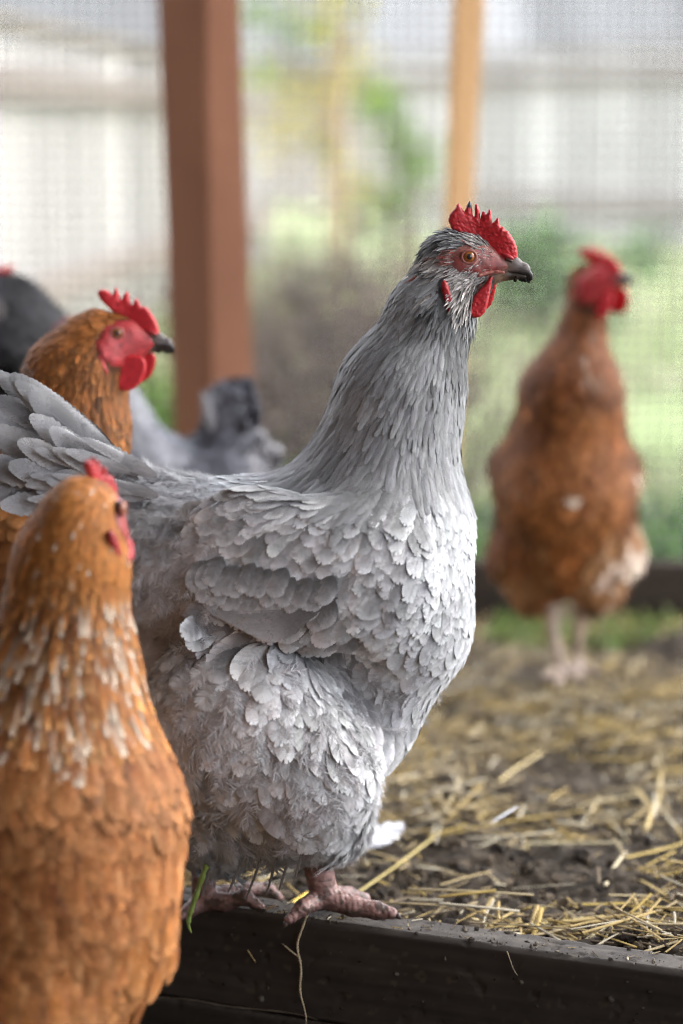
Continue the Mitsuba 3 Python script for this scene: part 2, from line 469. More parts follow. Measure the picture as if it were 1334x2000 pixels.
def head_parts(key, H, F, comb, wattle, red, breed, dirt=True, comb_scale=1.0, lid=(.30, .10, .08), lobes=True):
    rng = np.random.default_rng(len(key))
    o, s = ((905, 515), HS) if breed == 'grey' else (bo, bs)
    poly = [tuple(hp(a, b, 0, o, s)[[0, 2]]) for a, b in comb]
    if comb_scale != 1:
        c = np.array(poly[0]); b0 = np.array([.012, .02])
        poly = [tuple(b0 + (np.array(p) - b0) * comb_scale) for p in poly]
    v, f = blade(poly, .0030, .0032, seed=3)
    v[:, 1] += .0012 * np.sin(v[:, 0] * 160)
    hgt = sstep(.0, .03, v[:, 2] - .02)
    nz = meshkit.fbm(v * 700, 3, 5)[:, None]
    col = np.array(red) * (.45 + 1.0 * nz)
    if breed == 'grey':   # a dried dark spot on the second point
        d = np.linalg.norm(v[:, [0, 2]] - hp(917, 402)[[0, 2]], axis=1)
        e = (1 - sstep(.0018, .0036, d))[:, None]
        col = col * (1 - e) + np.array([.035, .03, .04]) * e
    put(f'{key}__comb', H.out(v), f, 'skin_mat', col)
    poly = [tuple(hp(a, b, 0, o, s)[[0, 2]]) for a, b in wattle]
    yy = np.linspace(.004, .034, 90)
    yw = F(H.out(hp(935, 575)[None] + np.stack([0 * yy, yy, 0 * yy], -1)))
    yw = float(np.clip(np.interp(0, yw, yy), .011, .0125 if breed == 'grey' else .020))
    for sg in (-1, 1):
        v, f = blade(poly, .0024, .0028, bend=.005, seed=8)
        v[:, 1] = (v[:, 1] + yw) * sg
        if sg > 0:
            f = f[:, ::-1]
            v[:, 0] += .006; v[:, 2] += .003
        nz = meshkit.fbm(v * 350, 3, 6)[:, None]
        put(f'{key}__wattle', H.out(v), f, 'skin_mat', np.array(red) * (.75 + .4 * nz))
    def lat_at(px, py, cap=.0195):
        y = np.linspace(.004, .034, 90)
        p = hp(px, py)[None] + np.stack([0 * y, y, 0 * y], -1)
        return float(np.clip(np.interp(0, F(H.out(p)), y), .010, cap))

    # eyes with lids
    ye, yl = lat_at(912, 500, .0175 if breed == 'grey' else .0225), lat_at(872, 575, .022)
    for sg in (-1, 1):
        c = hp(912, 500, sg * (ye - .0022))
        m = trimesh.creation.icosphere(4, .0054)
        v = np.array(m.vertices)
        axis = unit(np.array([.15, sg, .05]))
        ang = np.degrees(np.arccos(np.clip(v @ axis / .0054, -1, 1)))
        iris = np.array([.28, .085, .014]) * (1 + .5 * (meshkit.noise(v * 2500)[:, None] - .5))
        col = np.where((ang < 21)[:, None], [.004, .004, .005], iris)
        rim = sstep(40, 50, ang)[:, None]
        col = col * (1 - rim) + np.array([.03, .012, .008]) * rim
        put(f'{key}__eye', H.out(v + c), m.faces, 'eye_mat', col)
        ring = trimesh.creation.torus(.0051, .0012, 32, 10)
        rv = np.array(ring.vertices)
        rv[:, 1] *= .86
        fr = np.stack([np.array([1, 0, 0.]), np.array([0, 0, 1.]), axis], 0)
        fr[0] = unit(fr[0] - fr[0] @ axis * axis); fr[1] = np.cross(axis, fr[0])
        rv = rv @ fr + c + axis * .0030
        put(f'{key}__eyelid', H.out(rv), ring.faces, 'skin_mat', lid)
    # ear lobes
    lobe = [(864, 541), (872, 548), (880, 575), (881, 600), (876, 608), (871, 595), (864, 572), (859, 552)] if breed == 'grey' else [(905 + (a - bo[0]) / .855, 515 + (b - bo[1]) / .855) for a, b in [(178, 680), (188, 676), (204, 692), (216, 718), (216, 730), (206, 727), (190, 706), (180, 692)]]
    for sg in (-1, 1) if lobes else ():
        v, f = blade([tuple(hp(a, b)[[0, 2]]) for a, b in lobe], .0022, .0025, seed=4)
        v[:, 1] = v[:, 1] + sg * (yl + .0030)
        put(f'{key}__ear_lobe', H.out(v), f, 'skin_mat', np.array(red) * .75)
    if breed == 'grey':   # the fleshy corner of the mouth
        gp_ = [(934, 535), (944, 532), (956, 530), (968, 529), (980, 530)]
        P = np.array([hp(a, b, -lat_at(a, b, .0185) - .0004) for a, b in gp_])
        for sg in (-1, 1):
            G = Field()
            Q = P * [1, -sg, 1]
            for i in range(4):
                G.cone(Q[i], Q[i + 1], .0014 - .00012 * i, .0013 - .00012 * i, k=.001)
            lo, hi = G.box(.002)
            v, f = surface_nets(G, lo, hi, .0005)
            put(f'{key}__mouth_corner', H.out(v), f, 'skin_mat', np.array([.34, .12, .10]) * (.5 + meshkit.fbm(v * 900, 2, 3)[:, None]))
    # beak: two mandibles, horn coloured, mud on the lower edge
    def mandible(chain, flat):
        F = Field()
        for (a, b, r1, r2) in chain:
            F.cone(hp(*a), hp(*b), r1 * HS, r2 * HS, (1, flat, 1), None, .002)
        lo, hi = F.box(.002)
        return surface_nets(F, lo, hi, .0006)
    v, f = mandible([((972, 514), (1000, 516), 17, 15), ((1000, 516), (1022, 525), 15, 10), ((1022, 525), (1033, 537), 10, 4.5), ((1033, 537), (1037, 545), 4.5, 2)], .72)
    tcol = sstep(.024, .040, v[:, 0])[:, None]
    col = np.array([.30, .21, .15]) * (1 - tcol) + np.array([.17, .15, .15]) * tcol
    dark = ((1 - sstep(.0, .004, v[:, 2] - hp(0, 534)[2])) * sstep(.026, .034, v[:, 0]))[:, None]
    col = col * (1 - .85 * dark * dirt) * (.85 + .3 * meshkit.fbm(v * 800, 3)[:, None])
    put(f'{key}__beak', H.out(v), f, 'gloss_mat', col)
    v, f = mandible([((948, 540), (985, 537), 13, 10), ((985, 537), (1022, 540), 10, 5), ((948, 544), (968, 542), 13, 11)], .75)
    col = np.array([.26, .18, .12]) * (.8 + .4 * meshkit.fbm(v * 700, 3)[:, None]) * (1 - .85 * sstep(.026, .034, v[:, 0])[:, None] * dirt)
    put(f'{key}__lower_beak', H.out(v), f, 'gloss_mat', col)
    for sg in (-1, 1):  # nostrils: a dark slit under a fleshy flap
        m = trimesh.creation.icosphere(2, 1.0)
        v = np.array(m.vertices) * [.0034, .0012, .0013] @ roty(-.45).T + hp(991, 507, sg * .0040)
        put(f'{key}__nostril', H.out(v), m.faces, 'skin_mat', (.05, .025, .02))
        v = np.array(m.vertices) * [.0048, .0020, .0018] @ roty(-.45).T + hp(989, 500, sg * .0038)
        put(f'{key}__nostril_flap', H.out(v), m.faces, 'skin_mat', np.array(red) * [.75, 1.2, 1.2])
    if dirt:
        P = []
        for i in range(22):
            m = trimesh.creation.icosphere(1, rng.uniform(.0007, .0017))
            v = np.array(m.vertices) * rng.uniform(.6, 1.3, 3) + rng.normal(0, .00012, (len(m.vertices), 3))
            u = rng.random()
            P.append((v + hp(1000 + 36 * u, 543 + 2 * rng.normal() + 3 * u * u, rng.normal(0, .0022 * (1.1 - u))), m.faces, (.012, .010, .009)))
        v, f, c = join(P)
        put(f'{key}__mud', H.out(v), f, 'matte_mat', c)


def body_mesh(F, h=.0036, pad=.006):
    lo, hi = F.box(pad)
    v, f = surface_nets(F, lo, hi, h)
    g = F.grad(v)
    v = v - g * F(v)[:, None] * .8
    return v, f


def leg(key, chain, toes, col, D, claw=(.05, .035, .03), h=.0009, seed=0):
    """shank and toes as one scaly mesh: chain and toes are lists of (px, py, dy, r)"""
    F = Field()
    pts = lambda q: [(W(a, b, D + dy), r * ppm(D)) for a, b, dy, r in q]
    for q in [chain] + toes:
        q = pts(q)
        for (a, r1), (b, r2) in zip(q[:-1], q[1:]):
            F.cone(a, b, r1, r2, k=.003)
    lo, hi = F.box(.004)
    v, f = surface_nets(F, lo, hi, h)
    n = F.grad(v, 6e-4)
    # scales: rings across the toes and the shank
    foot = 1 - sstep(.022, .034, v[:, 2] - v[:, 2].min())
    wig = .0012 * (meshkit.fbm(v * 300, 2, seed + 3) - .5)
    saw = lambda q, p: (lambda fr: np.minimum(1, fr / .22) * (1 - .45 * fr))(np.mod((q + wig) / p, 1.0))
    wob = foot * saw(v[:, 0] + .4 * v[:, 1], .0040) + (1 - foot) * saw(v[:, 2], .0048)
    crack = sstep(.0, .45, wob)
    v = v + n * (wob[:, None] * .00065 + (meshkit.fbm(v * 420, 3, seed)[:, None] - .5) * .0011)
    m = meshkit.fbm(v * 260, 3, seed + 2)[:, None]
    dust = sstep(.45, .7, meshkit.fbm(v * 520, 2, seed + 5))[:, None] * sstep(.2, .9, n[:, 2])[:, None]
    c = np.array(col) * (.35 + 1.1 * m) * (.55 + .45 * crack[:, None])
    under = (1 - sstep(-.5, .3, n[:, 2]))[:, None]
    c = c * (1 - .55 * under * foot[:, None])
    c = c * (1 - .45 * dust) + np.array([.46, .40, .38]) * .45 * dust
    mud = (sstep(.48, .66, meshkit.fbm(v * 190, 3, seed + 9)) * (.35 + .5 * foot))[:, None]
    c = c * (1 - mud) + np.array([.055, .042, .034]) * mud
    k = put(f'{key}__leg', v, f, 'skin_mat', c)
    for q in toes:
        (a, b, dy, r), (a2, b2, dy2, r2) = q[-2], q[-1]
        p0, p1 = W(a2, b2, D + dy2), W(a, b, D + dy)
        d = unit(p0 - p1)
        G = Field()
        rr = r2 * ppm(D) * .75
        G.cone(p0, p0 + d * rr * 1.6 + [0, 0, -rr * .3], rr, rr * .6, k=.002)
        G.cone(p0 + d * rr * 1.6 + [0, 0, -rr * .3], p0 + d * rr * 2.4 + [0, 0, -rr * 1.0], rr * .6, rr * .2, k=.002)
        lo, hi = G.box(.002)
        v, f = surface_nets(G, lo, hi, .0009)
        put(f'{k}__claw', v, f, 'gloss_mat', claw)


# colours of plumage (root, mid, tip, edge, spread)
def pal(root, mid, tip, edge, j=.14):
    return (root, mid, tip, edge, j)


# ------------------------------------------------------------------ setting: ground, lawn, run
RNG = np.random.default_rng(11)


def grid(xs, ys, zf, colf):
    X, Y = np.meshgrid(xs, ys, indexing='ij')
    v = np.stack([X.ravel(), Y.ravel(), zf(X, Y).ravel()], -1)
    n, m = X.shape
    i, j = np.meshgrid(np.arange(n - 1), np.arange(m - 1), indexing='ij')
    a = (i * m + j).ravel()
    f = np.vstack([np.stack([a, a + m, a + m + 1], -1), np.stack([a, a + m + 1, a + 1], -1)])
    return v, f, colf(v)


def box(lo, hi):
    m = trimesh.creation.box(extents=np.subtract(hi, lo))
    return np.array(m.vertices) + (np.add(lo, hi)) / 2, np.array(m.faces)


BEAM = lambda x: 1.686 - .43 * x          # front top edge of the timber edging
ROOF_Y, ROOF_X = 2.3, 1.4
BACKY = 2.87                              # baseboard at the far side of the run

scene['soil_mat'] = vc(.8, .25)
scene['lawn_mat'] = {'type': 'twosided', 'bsdf': {'type': 'principled', 'roughness': .8, 'specular': .2, 'base_color': mikit.proc(
    lambda p, n, uv: mikit.mix(mikit.mix((.19, .24, .10), (.29, .32, .18), mikit.smoothstep(.35, .65, mikit.fbm(p.x * 1.3, p.y * .8, 0.0, 3))), (.32, .28, .2), mikit.smoothstep(.58, .75, mikit.fbm(p.x * 2.1 + 7, p.y * 1.7, 3.0, 3))))}}
scene['yard_mat'] = {'type': 'twosided', 'bsdf': {'type': 'principled', 'roughness': .9, 'specular': .2, 'base_color': mikit.proc(
    lambda p, n, uv: mikit.mix((.035, .027, .02), (.09, .07, .045), mikit.fbm(p.x * 14, p.y * 14, 0.0, 4)))}}
v, f, c = grid(np.array([-300, -40, -5, 5, 40, 300.]), np.array([-300, -40, -5, 5, 40, 300.]), lambda x, y: 0 * x - .175, lambda v: np.ones((len(v), 3)) * .05)
scene['ground'] = mikit.ply((v, f), 'yard_mat'); tag('ground', 'dark trodden earth below the timber edging', 'ground', kind='structure')
v, f, c = grid(np.array([-300, -40, -5, 5, 40, 300.]), np.array([2.905, 6, 15, 40, 300.]), lambda x, y: 0 * x - .03, lambda v: np.ones((len(v), 3)) * .1)
scene['lawn'] = mikit.ply((v, f), 'lawn_mat'); tag('lawn', 'bright green lawn outside the run', 'lawn', kind='structure')


def soil_z(x, y):
    q = np.stack([x, y, 0 * x], -1)
    return -.020 + .045 * (meshkit.fbm(q * 7, 3, 2) - .5) + .022 * (meshkit.fbm(q * 32, 3, 4) - .5) + .012 * (meshkit.fbm(q * 110, 2, 6) - .5)


def soil_col(v):
    n = meshkit.fbm(v * 45, 3, 9)[:, None]
    m = meshkit.fbm(v * 260, 2, 3)[:, None]
    c = np.array([.040, .030, .022]) * (1 - n) + np.array([.135, .105, .075]) * n
    fine = sstep(.62, .8, m)
    return .58 * c * (.6 + .8 * m) * (1 - .4 * fine) + np.array([.22, .18, .11]) * .4 * fine


def bed(u, t):
    return u, BEAM(u) + .028 + t * (BACKY - .01 - BEAM(u) - .028)


xs = np.concatenate([np.linspace(-1.5, -.25, 80)[:-1], np.linspace(-.25, .75, 330), np.linspace(.75, 1.5, 60)[1:]])
v, f, _ = grid(xs, np.linspace(0, 1, 380), lambda x, y: 0 * x, lambda v: v)
bx, by = bed(v[:, 0], v[:, 1] ** 1.15)
v = np.stack([bx, by, soil_z(bx, by)], -1)
put('soil', v, f, 'soil_mat', soil_col(v)); tag('soil', 'dark brown soil bed of the run behind the timber edging', 'soil', kind='structure')


def beam_mesh(x0, x1, top, height, width, front, seed, dense, rough=.0012):
    """timber swept along the edging line: rounded section, dented edges"""
    ang = math.atan(-.43)
    U, Vv = np.array([math.cos(ang), math.sin(ang), 0]), np.array([-math.sin(ang), math.cos(ang), 0])
    P = []
    r = .004
    def side(a, b, n):
        for t in np.linspace(0, 1, n, endpoint=False):
            P.append(np.add(a, np.multiply(t, np.subtract(b, a))))
    w, h = width, height
    side((0, -h), (0, -r), 40); side((0, -r), (r, 0), 4); side((r, 0), (w - r, 0), 20); side((w - r, 0), (w, -r), 4); side((w, -r), (w, -h), 12); side((w, -h), (0, -h), 8)
    P = np.array(P)
    xs = np.unique(np.concatenate([np.linspace(x0, x1, 60), np.linspace(dense[0], dense[1], 420)]))
    s = xs / math.cos(ang)
    C = np.array([0, BEAM(0) + front, top])
    v = C + U * s[:, None, None] + Vv * P[None, :, :1] + np.array([0, 0, 1.0]) * P[None, :, 1:]
    n, m = v.shape[:2]
    v = v.reshape(-1, 3)
    i, j = np.meshgrid(np.arange(n - 1), np.arange(m), indexing='ij')
    a, b = (i * m + j).ravel(), (i * m + (j + 1) % m).ravel()
    f = np.vstack([np.stack([a, b + m, a + m], -1), np.stack([a, b, b + m], -1)])
    cen = C + U * np.repeat(s, m)[:, None] + Vv * w / 2 + np.array([0, 0, -h / 2])
    out = unit(v - cen)
    along = v @ U
    q = np.stack([along * 12, (v @ Vv) * 160, v[:, 2] * 160], -1)
    g = meshkit.fbm(q, 3, seed)
    chip = sstep(.64, .78, meshkit.fbm(v * 90, 3, seed + 1))
    v = v + out * ((g - .5) * rough - chip * rough * 1.2)[:, None]
    mud = meshkit.fbm(v * 38, 4, seed + 2)[:, None]
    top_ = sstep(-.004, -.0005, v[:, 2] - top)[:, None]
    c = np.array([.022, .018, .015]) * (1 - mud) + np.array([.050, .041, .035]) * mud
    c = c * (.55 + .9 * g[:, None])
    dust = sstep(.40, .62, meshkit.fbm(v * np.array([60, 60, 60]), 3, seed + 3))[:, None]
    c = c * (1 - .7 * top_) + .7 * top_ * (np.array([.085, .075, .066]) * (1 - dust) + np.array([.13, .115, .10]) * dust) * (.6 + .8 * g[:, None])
    spot = sstep(.70, .78, meshkit.fbm(v * 130, 2, seed + 4))[:, None]
    c = c * (1 - spot * .5) + np.array([.15, .12, .08]) * spot * .25
    return v, f, c


scene['wet_wood_mat'] = vc(.7, .3)
v, f, c = beam_mesh(-1.3, 1.0, 0.0, .075, .036, 0, 21, (-.22, .30))
put('timber_edging', v, f, 'wet_wood_mat', c * .85)
tag('timber_edging', 'dark wet timber plank on edge that the grey hen stands on', 'timber')
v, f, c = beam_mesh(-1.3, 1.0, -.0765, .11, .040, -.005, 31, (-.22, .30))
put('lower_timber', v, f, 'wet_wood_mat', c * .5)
tag('lower_timber', 'dark timber lying under the plank the grey hen stands on', 'timber')

# the coop's roof over the near half of the run, and the coop wall behind the photographer
key = 'coop'; tag(key, 'dark wooden coop front and roof that shade the near half of the run', 'coop')
rr = np.random.default_rng(2)
for i in range(20):
    y = -1.2 + i * .2
    if y > ROOF_Y:
        break
    v, f = box((-2.6, y, 1.30 + .03 * i), (ROOF_X, y + .195, 1.325 + .03 * i))
    put(f'{key}__roof_board', v, f, 'matte_mat', np.array([.16, .11, .075]) * rr.uniform(.8, 1.2), smooth=False)
for i in range(24):
    v, f = box((-2.6 + i * .18, -1.25, -.175), (-2.6 + i * .18 + .176, -1.22, 1.30))
    put(f'{key}__wall_board', v, f, 'matte_mat', np.array([.16, .11, .075]) * rr.uniform(.8, 1.2), smooth=False)

for i in range(23):
    v, f = box((-1.55, -1.2 + i * .17, -.175), (-1.52, -1.2 + i * .17 + .166, 1.28 + .0255 * i))
    put(f'{key}__wall_board', v, f, 'matte_mat', np.array([.16, .11, .075]) * rr.uniform(.8, 1.2), smooth=False)

# far baseboard, posts and wire mesh of the run
def plank(lo, hi, seed, base, dark, nx=60, nz=10, amp=.0012):
    """a board with its long axis along x or z, grain along that axis"""
    m = trimesh.creation.box(extents=np.subtract(hi, lo))
    m = m.subdivide().subdivide().subdivide()
    v = np.array(m.vertices) + np.add(lo, hi) / 2
    e = np.subtract(hi, lo); ax = int(np.argmax(e))
    q = v * np.where(np.arange(3) == ax, 2.0, 60.0)
    g = meshkit.fbm(q, 3, seed)[:, None]
    return v, m.faces, np.array(base) * g + np.array(dark) * (1 - g)


v, f, c = plank((-1.6, BACKY, -.10), (1.7, BACKY + .035, .052), 3, (.06, .045, .035), (.02, .015, .012))
put('baseboard', v, f, 'matte_mat', c); tag('baseboard', 'dark timber baseboard along the foot of the wire mesh behind the right hen', 'board')


def prism(quad_top, quad_bot, seed, base, dark, n=40):
    a, b = np.array(quad_top), np.array(quad_bot)
    k = len(a)
    # bevelled corners
    def bev(q):
        o = []
        for i in range(k):
            p, l, r = q[i], q[i - 1], q[(i + 1) % k]
            o += [p + .06 * (l - p), p + .06 * (r - p)]
        return np.array(o)
    a, b = bev(a), bev(b); m = 2 * k
    t = np.linspace(0, 1, n)[:, None, None]
    v = (a[None] * (1 - t) + b[None] * t).reshape(-1, 3)
    i, j = np.meshgrid(np.arange(n - 1), np.arange(m), indexing='ij')
    p, q = (i * m + j).ravel(), (i * m + (j + 1) % m).ravel()
    f = np.vstack([np.stack([p, p + m, q + m], -1), np.stack([p, q + m, q], -1)])
    capt = np.array([[0, i, i + 1] for i in range(1, m - 1)])
    f = np.vstack([f, capt, capt[:, ::-1] + (n - 1) * m])
    g = meshkit.fbm(v * [40, 40, 5], 3, seed)[:, None]
    return v, f, np.array(base) * g + np.array(dark) * (1 - g)


def post(pxs_top, pxs_bot, y0, y1, D, depth_side, depth_back, seed, base, dark):
    """pxs: left corner, front corner, right corner"""
    q = []
    for xs_, y in ((pxs_top, y0), (pxs_bot, y1)):
        l, fr, r = W(xs_[0], y, D + depth_side), W(xs_[1], y, D), W(xs_[2], y, D + depth_side)
        q.append(np.array([l, fr, r, l + r - fr]))
    d = (q[1] - q[0]) / (y1 - y0)
    top = q[0] - d * 1100
    bot = q[0] + d * ((q[0][:, 2:] + .12) / -d[:, 2:])
    return prism(top, bot, seed, base, dark)


v, f, c = post((303, 401, 473), (337, 413, 504), 0, 870, 2.93, .040, .08, 5, (.29, .135, .080), (.155, .068, .040))
put('wooden_post', v, f, 'matte_mat', c); tag('wooden_post', 'thick red-brown stained post at the left, seen on its corner', 'post')
v, f, c = post((884, 893, 947), (867, 875, 923), 0, 420, 2.99, .012, .04, 6, (.72, .46, .24), (.60, .36, .17))
put('wooden_post_001', v, f, 'matte_mat', c); tag('wooden_post_001', 'slim pale tan post right of centre, behind the grey hen\'s head', 'post')
used.add('wooden_post_001')

scene['wire_mat'] = {'type': 'twosided', 'bsdf': {'type': 'principled', 'base_color': {'type': 'rgb', 'value': [.28, .28, .28]}, 'roughness': .5}}
P = []
ym, r = BACKY + .155, .00115
tri3 = np.array([[0, 1, 4], [0, 4, 3], [1, 2, 5], [1, 5, 4], [2, 0, 3], [2, 3, 5]])
prof = np.array([[0, .6 * r], [-r, -.2 * r], [r, -.2 * r]])
vs, fs, n = [], [], 0
for x in np.arange(-1.55, 1.65, .0145):
    jx = RNG.normal(0, .0006)
    vs.append(np.array([[x + a + jx * k, ym + b, z] for k, z in ((0, .03), (1, 1.25)) for a, b in prof])); fs.append(tri3 + n); n += 6
for z in np.arange(.035, 1.25, .0145):
    vs.append(np.array([[x, ym + b + .0011, z + a] for x in (-1.55, 1.65) for a, b in prof])); fs.append(tri3 + n); n += 6
scene['wire_mesh'] = mikit.ply((np.vstack(vs), np.vstack(fs)), 'wire_mat')
tag('wire_mesh', 'fine galvanised wire mesh stretched across the back of the run', 'wire mesh')


# ------------------------------------------------------------------ beyond the mesh
def strips(P, D, S, L, Wd, bend, col, segs=3, jit=.15, rng=RNG):
    """blades, twigs, leaves: n tapered ribbons. bend: downward drop at the tip as a share of the length"""
    n = len(P)
    t = np.linspace(0, 1, segs + 1)
    cen = P[:, None] + D[:, None] * (t[None, :, None] * L[:, None, None])
    cen[..., 2] -= bend[:, None] * L[:, None] * t[None] ** 2
    w = (Wd[:, None] * np.array([.8, 1.0, .75, .1])[None, :segs + 1] if segs == 3 else Wd[:, None] * np.linspace(1, .35, segs + 1)[None])[..., None] * .5
    v = np.stack([cen - S[:, None] * w, cen + S[:, None] * w], 2).reshape(n, -1, 3)
    f0 = []
    for i in range(segs):
        a = 2 * i
        f0 += [[a, a + 1, a + 3], [a, a + 3, a + 2]]
    m = 2 * (segs + 1)
    f = (np.array(f0)[None] + (m * np.arange(n))[:, None, None]).reshape(-1, 3)
    c = np.repeat(col * np.exp(rng.normal(0, jit, (n, 1))), m, axis=0)
    return v.reshape(-1, 3), f, c


def rdir(n, up, rng, spread=1.0):
    d = rng.normal(0, spread, (n, 3)); d[:, 2] = np.abs(d[:, 2]) * .3 + up
    return unit(d)


def side_of(D, rng):
    return unit(np.cross(D, rng.normal(0, 1, D.shape)))


def grass(key, px0, px1, D0, D1, n, h, cols, label, kind='stuff', seed=1, z=-.03, wd=.004, dpow=1.6):
    rng = np.random.default_rng(seed)
    D = D0 + (D1 - D0) * rng.random(n) ** dpow
    x = (rng.uniform(px0, px1, n) - 667) / FPX * D * 1.02
    P = np.stack([x, D, np.full(n, z)], -1)
    keep = meshkit.fbm(P * [3, 1.2, 0], 2, seed) > .35
    P = P[keep]; n = len(P)
    d = rdir(n, 1.6, rng)
    sc = (1 + P[:, 1] * .12)
    v, f, c = strips(P, d, side_of(d, rng), h * rng.uniform(.5, 1.2, n) * sc ** .5, wd * sc, rng.uniform(.1, .4, n), np.array(cols)[rng.integers(0, len(cols), n)])
    put(key, v, f, 'leaf_mat', c); tag(key, label, 'grass', kind=kind)


G = [(.24, .30, .12), (.33, .38, .19), (.17, .23, .09), (.44, .44, .28), (.42, .39, .28)]
grass('grass', -150, 1500, 2.93, 12, 16000, .07, G, 'bright green grass growing on the lawn beyond the wire mesh', seed=4)
grass('grass_tuft', 960, 1420, 2.72, 2.86, 900, .030, [(.11, .20, .04), (.18, .26, .07), (.22, .22, .10)], 'low green grass along the inner foot of the dark baseboard at the right', seed=5, z=-.022, wd=.003, dpow=.8)
used.add('grass_tuft')

FT = 1.0
# plank fence: a left run coming nearer to the left, a right run coming nearer to the right
def fence_run(key, x0, y0, x1, y1, top, label, seed):
    rng = np.random.default_rng(seed)
    key = free(key)
    tag(key, label, 'fence')
    d = np.array([x1 - x0, y1 - y0, 0]); Lh = np.linalg.norm(d); u = d / Lh
    ang = math.atan2(d[1], d[0])
    s = 0
    while s < Lh:
        w = rng.uniform(.12, .17)
        v, f = box((0, -.011, -.05), (w - .012, .011, top + rng.normal(0, .006)))
        tone = rng.choice([.24, .30, .35, .40, .48], p=[.1, .2, .3, .25, .15])
        tone *= FT
        base = np.array([tone * 1.0, tone * .965, tone * .93])
        m = trimesh.Trimesh(v, f, process=False).subdivide().subdivide()
        v = np.array(m.vertices)
        g = meshkit.fbm(np.stack([v[:, 0] * 30 + s * 7, v[:, 1], v[:, 2] * 2.2], -1), 3, seed)[:, None]
        low = (1 - sstep(-.05, .3, v[:, 2]))[:, None]
        c = base * (.7 + .55 * g) * (1 - .25 * low) + np.array([.05, .06, .02]) * low * .3
        v = v @ rotz(ang).T + np.array([x0, y0, 0]) + u * s
        put(f'{key}__board', v, m.faces, 'matte_mat', c)
        s += w
    for z, tn in ((top - .12, .34), (.18, .4)):
        v, f = box((0, -.052, z - .035), (Lh, -.0115, z + .035))
        put(f'{key}__rail', v @ rotz(ang).T + np.array([x0, y0, 0]), f, 'matte_mat', (tn * .6, tn * .52, tn * .46), smooth=False)
    for k in range(int(Lh / 1.8) + 1):
        v, f = box((k * 1.8 - .04, .0125, -.1), (k * 1.8 + .04, .09, top + .02))
        put(f'{key}__post', v @ rotz(ang).T + np.array([x0, y0, 0]), f, 'matte_mat', (.3, .27, .24), smooth=False)
    v, f = box((-.02, -.035, top + .012), (Lh, .035, top + .035))
    put(f'{key}__cap', v @ rotz(ang).T + np.array([x0, y0, 0]), f, 'matte_mat', (.22, .19, .16), smooth=False)


fence_run('plank_fence', -.92, 3.7, -.35, 11.2, .79, 'pale weathered plank fence behind the mesh at the left', 3)
FT = 1.08
fence_run('plank_fence', .25, 15.0, 3.4, 10.0, .97, 'pale weathered plank fence behind the mesh at the right', 4)

# a shed with a grey roof behind the fence
key = 'garden_shed'; tag(key, 'long low outbuilding with a pale grey ribbed roof behind the fence', 'shed')
v, f = box((-7, 20, -.1), (7, 24, 1.1))
put(f'{key}__wall', v, f, 'matte_mat', (.42, .38, .34), smooth=False)
P = []
rr = np.random.default_rng(8)
for i, x in enumerate(np.arange(-7.3, 7.3, .42)):
    tone = rr.uniform(.10, .22)
    a = np.array([[x, 19.6, 1.02], [x + .415, 19.6, 1.02], [x + .415, 22.4, 2.5], [x, 22.4, 2.5]])
    b = a + np.array([0, -.02, .05])
    v = np.vstack([a, b])
    f = np.array([[4, 5, 6], [4, 6, 7], [0, 2, 1], [0, 3, 2], [0, 1, 5], [0, 5, 4], [1, 2, 6], [1, 6, 5], [2, 3, 7], [2, 7, 6], [3, 0, 4], [3, 4, 7]])
    put(f'{key}__roof_panel', v, f, 'matte_mat', (tone * 1.2, tone * 1.22, tone * 1.2), smooth=False)

# plants beyond the mesh
def crown(key, blobs, D, n, leaf, cols, seed, part='crown', flat=.7):
    rng = np.random.default_rng(seed)
    PP = []
    wts = np.array([b[2] ** 2 for b in blobs], float); wts /= wts.sum()
    which = rng.choice(len(blobs), n, p=wts)
    for i in range(n):
        bx_, by_, br = blobs[which[i]][:3]
        o = rng.normal(0, .5, 3)
        PP.append(W(bx_ + o[0] * br, by_ + o[2] * br, D) + [0, o[1] * br * ppm(D) * flat, 0])
    P = np.array(PP)
    d = rdir(n, -.2, rng)
    sd = side_of(d, rng)
    ci = np.array([blobs[w][3] if len(blobs[w]) > 3 else rng.integers(0, len(cols)) for w in which])
    v, f, c = strips(P, d, sd, leaf * rng.uniform(.6, 1.4, n), leaf * .55 * rng.uniform(.7, 1.3, n), rng.uniform(0, .3, n), np.array(cols)[ci], jit=.25, rng=rng)
    return put(f'{key}__{part}', v, f, 'leaf_mat', c)


def stem(key, pts, D, r, col, part='trunk'):
    """pts: (px, py); a tapered trunk"""
    p = np.array([W(a, b, D) for a, b in pts])
    t = unit(np.gradient(p, axis=0))
    a = unit(np.cross(t, [0, 1, 0])); b = np.cross(t, a)
    k = 8; ang = np.arange(k) * 2 * np.pi / k
    rad = np.linspace(r, r * .45, len(p))
    v = (p[:, None] + rad[:, None, None] * (np.cos(ang)[None, :, None] * a[:, None] + np.sin(ang)[None, :, None] * b[:, None])).reshape(-1, 3)
    i, j = np.meshgrid(np.arange(len(p) - 1), np.arange(k), indexing='ij')
    q, s = (i * k + j).ravel(), (i * k + (j + 1) % k).ravel()
    f = np.vstack([np.stack([q, s, s + k], -1), np.stack([q, s + k, q + k], -1)])
    return put(f'{key}__{part}', v, f, 'matte_mat', col)


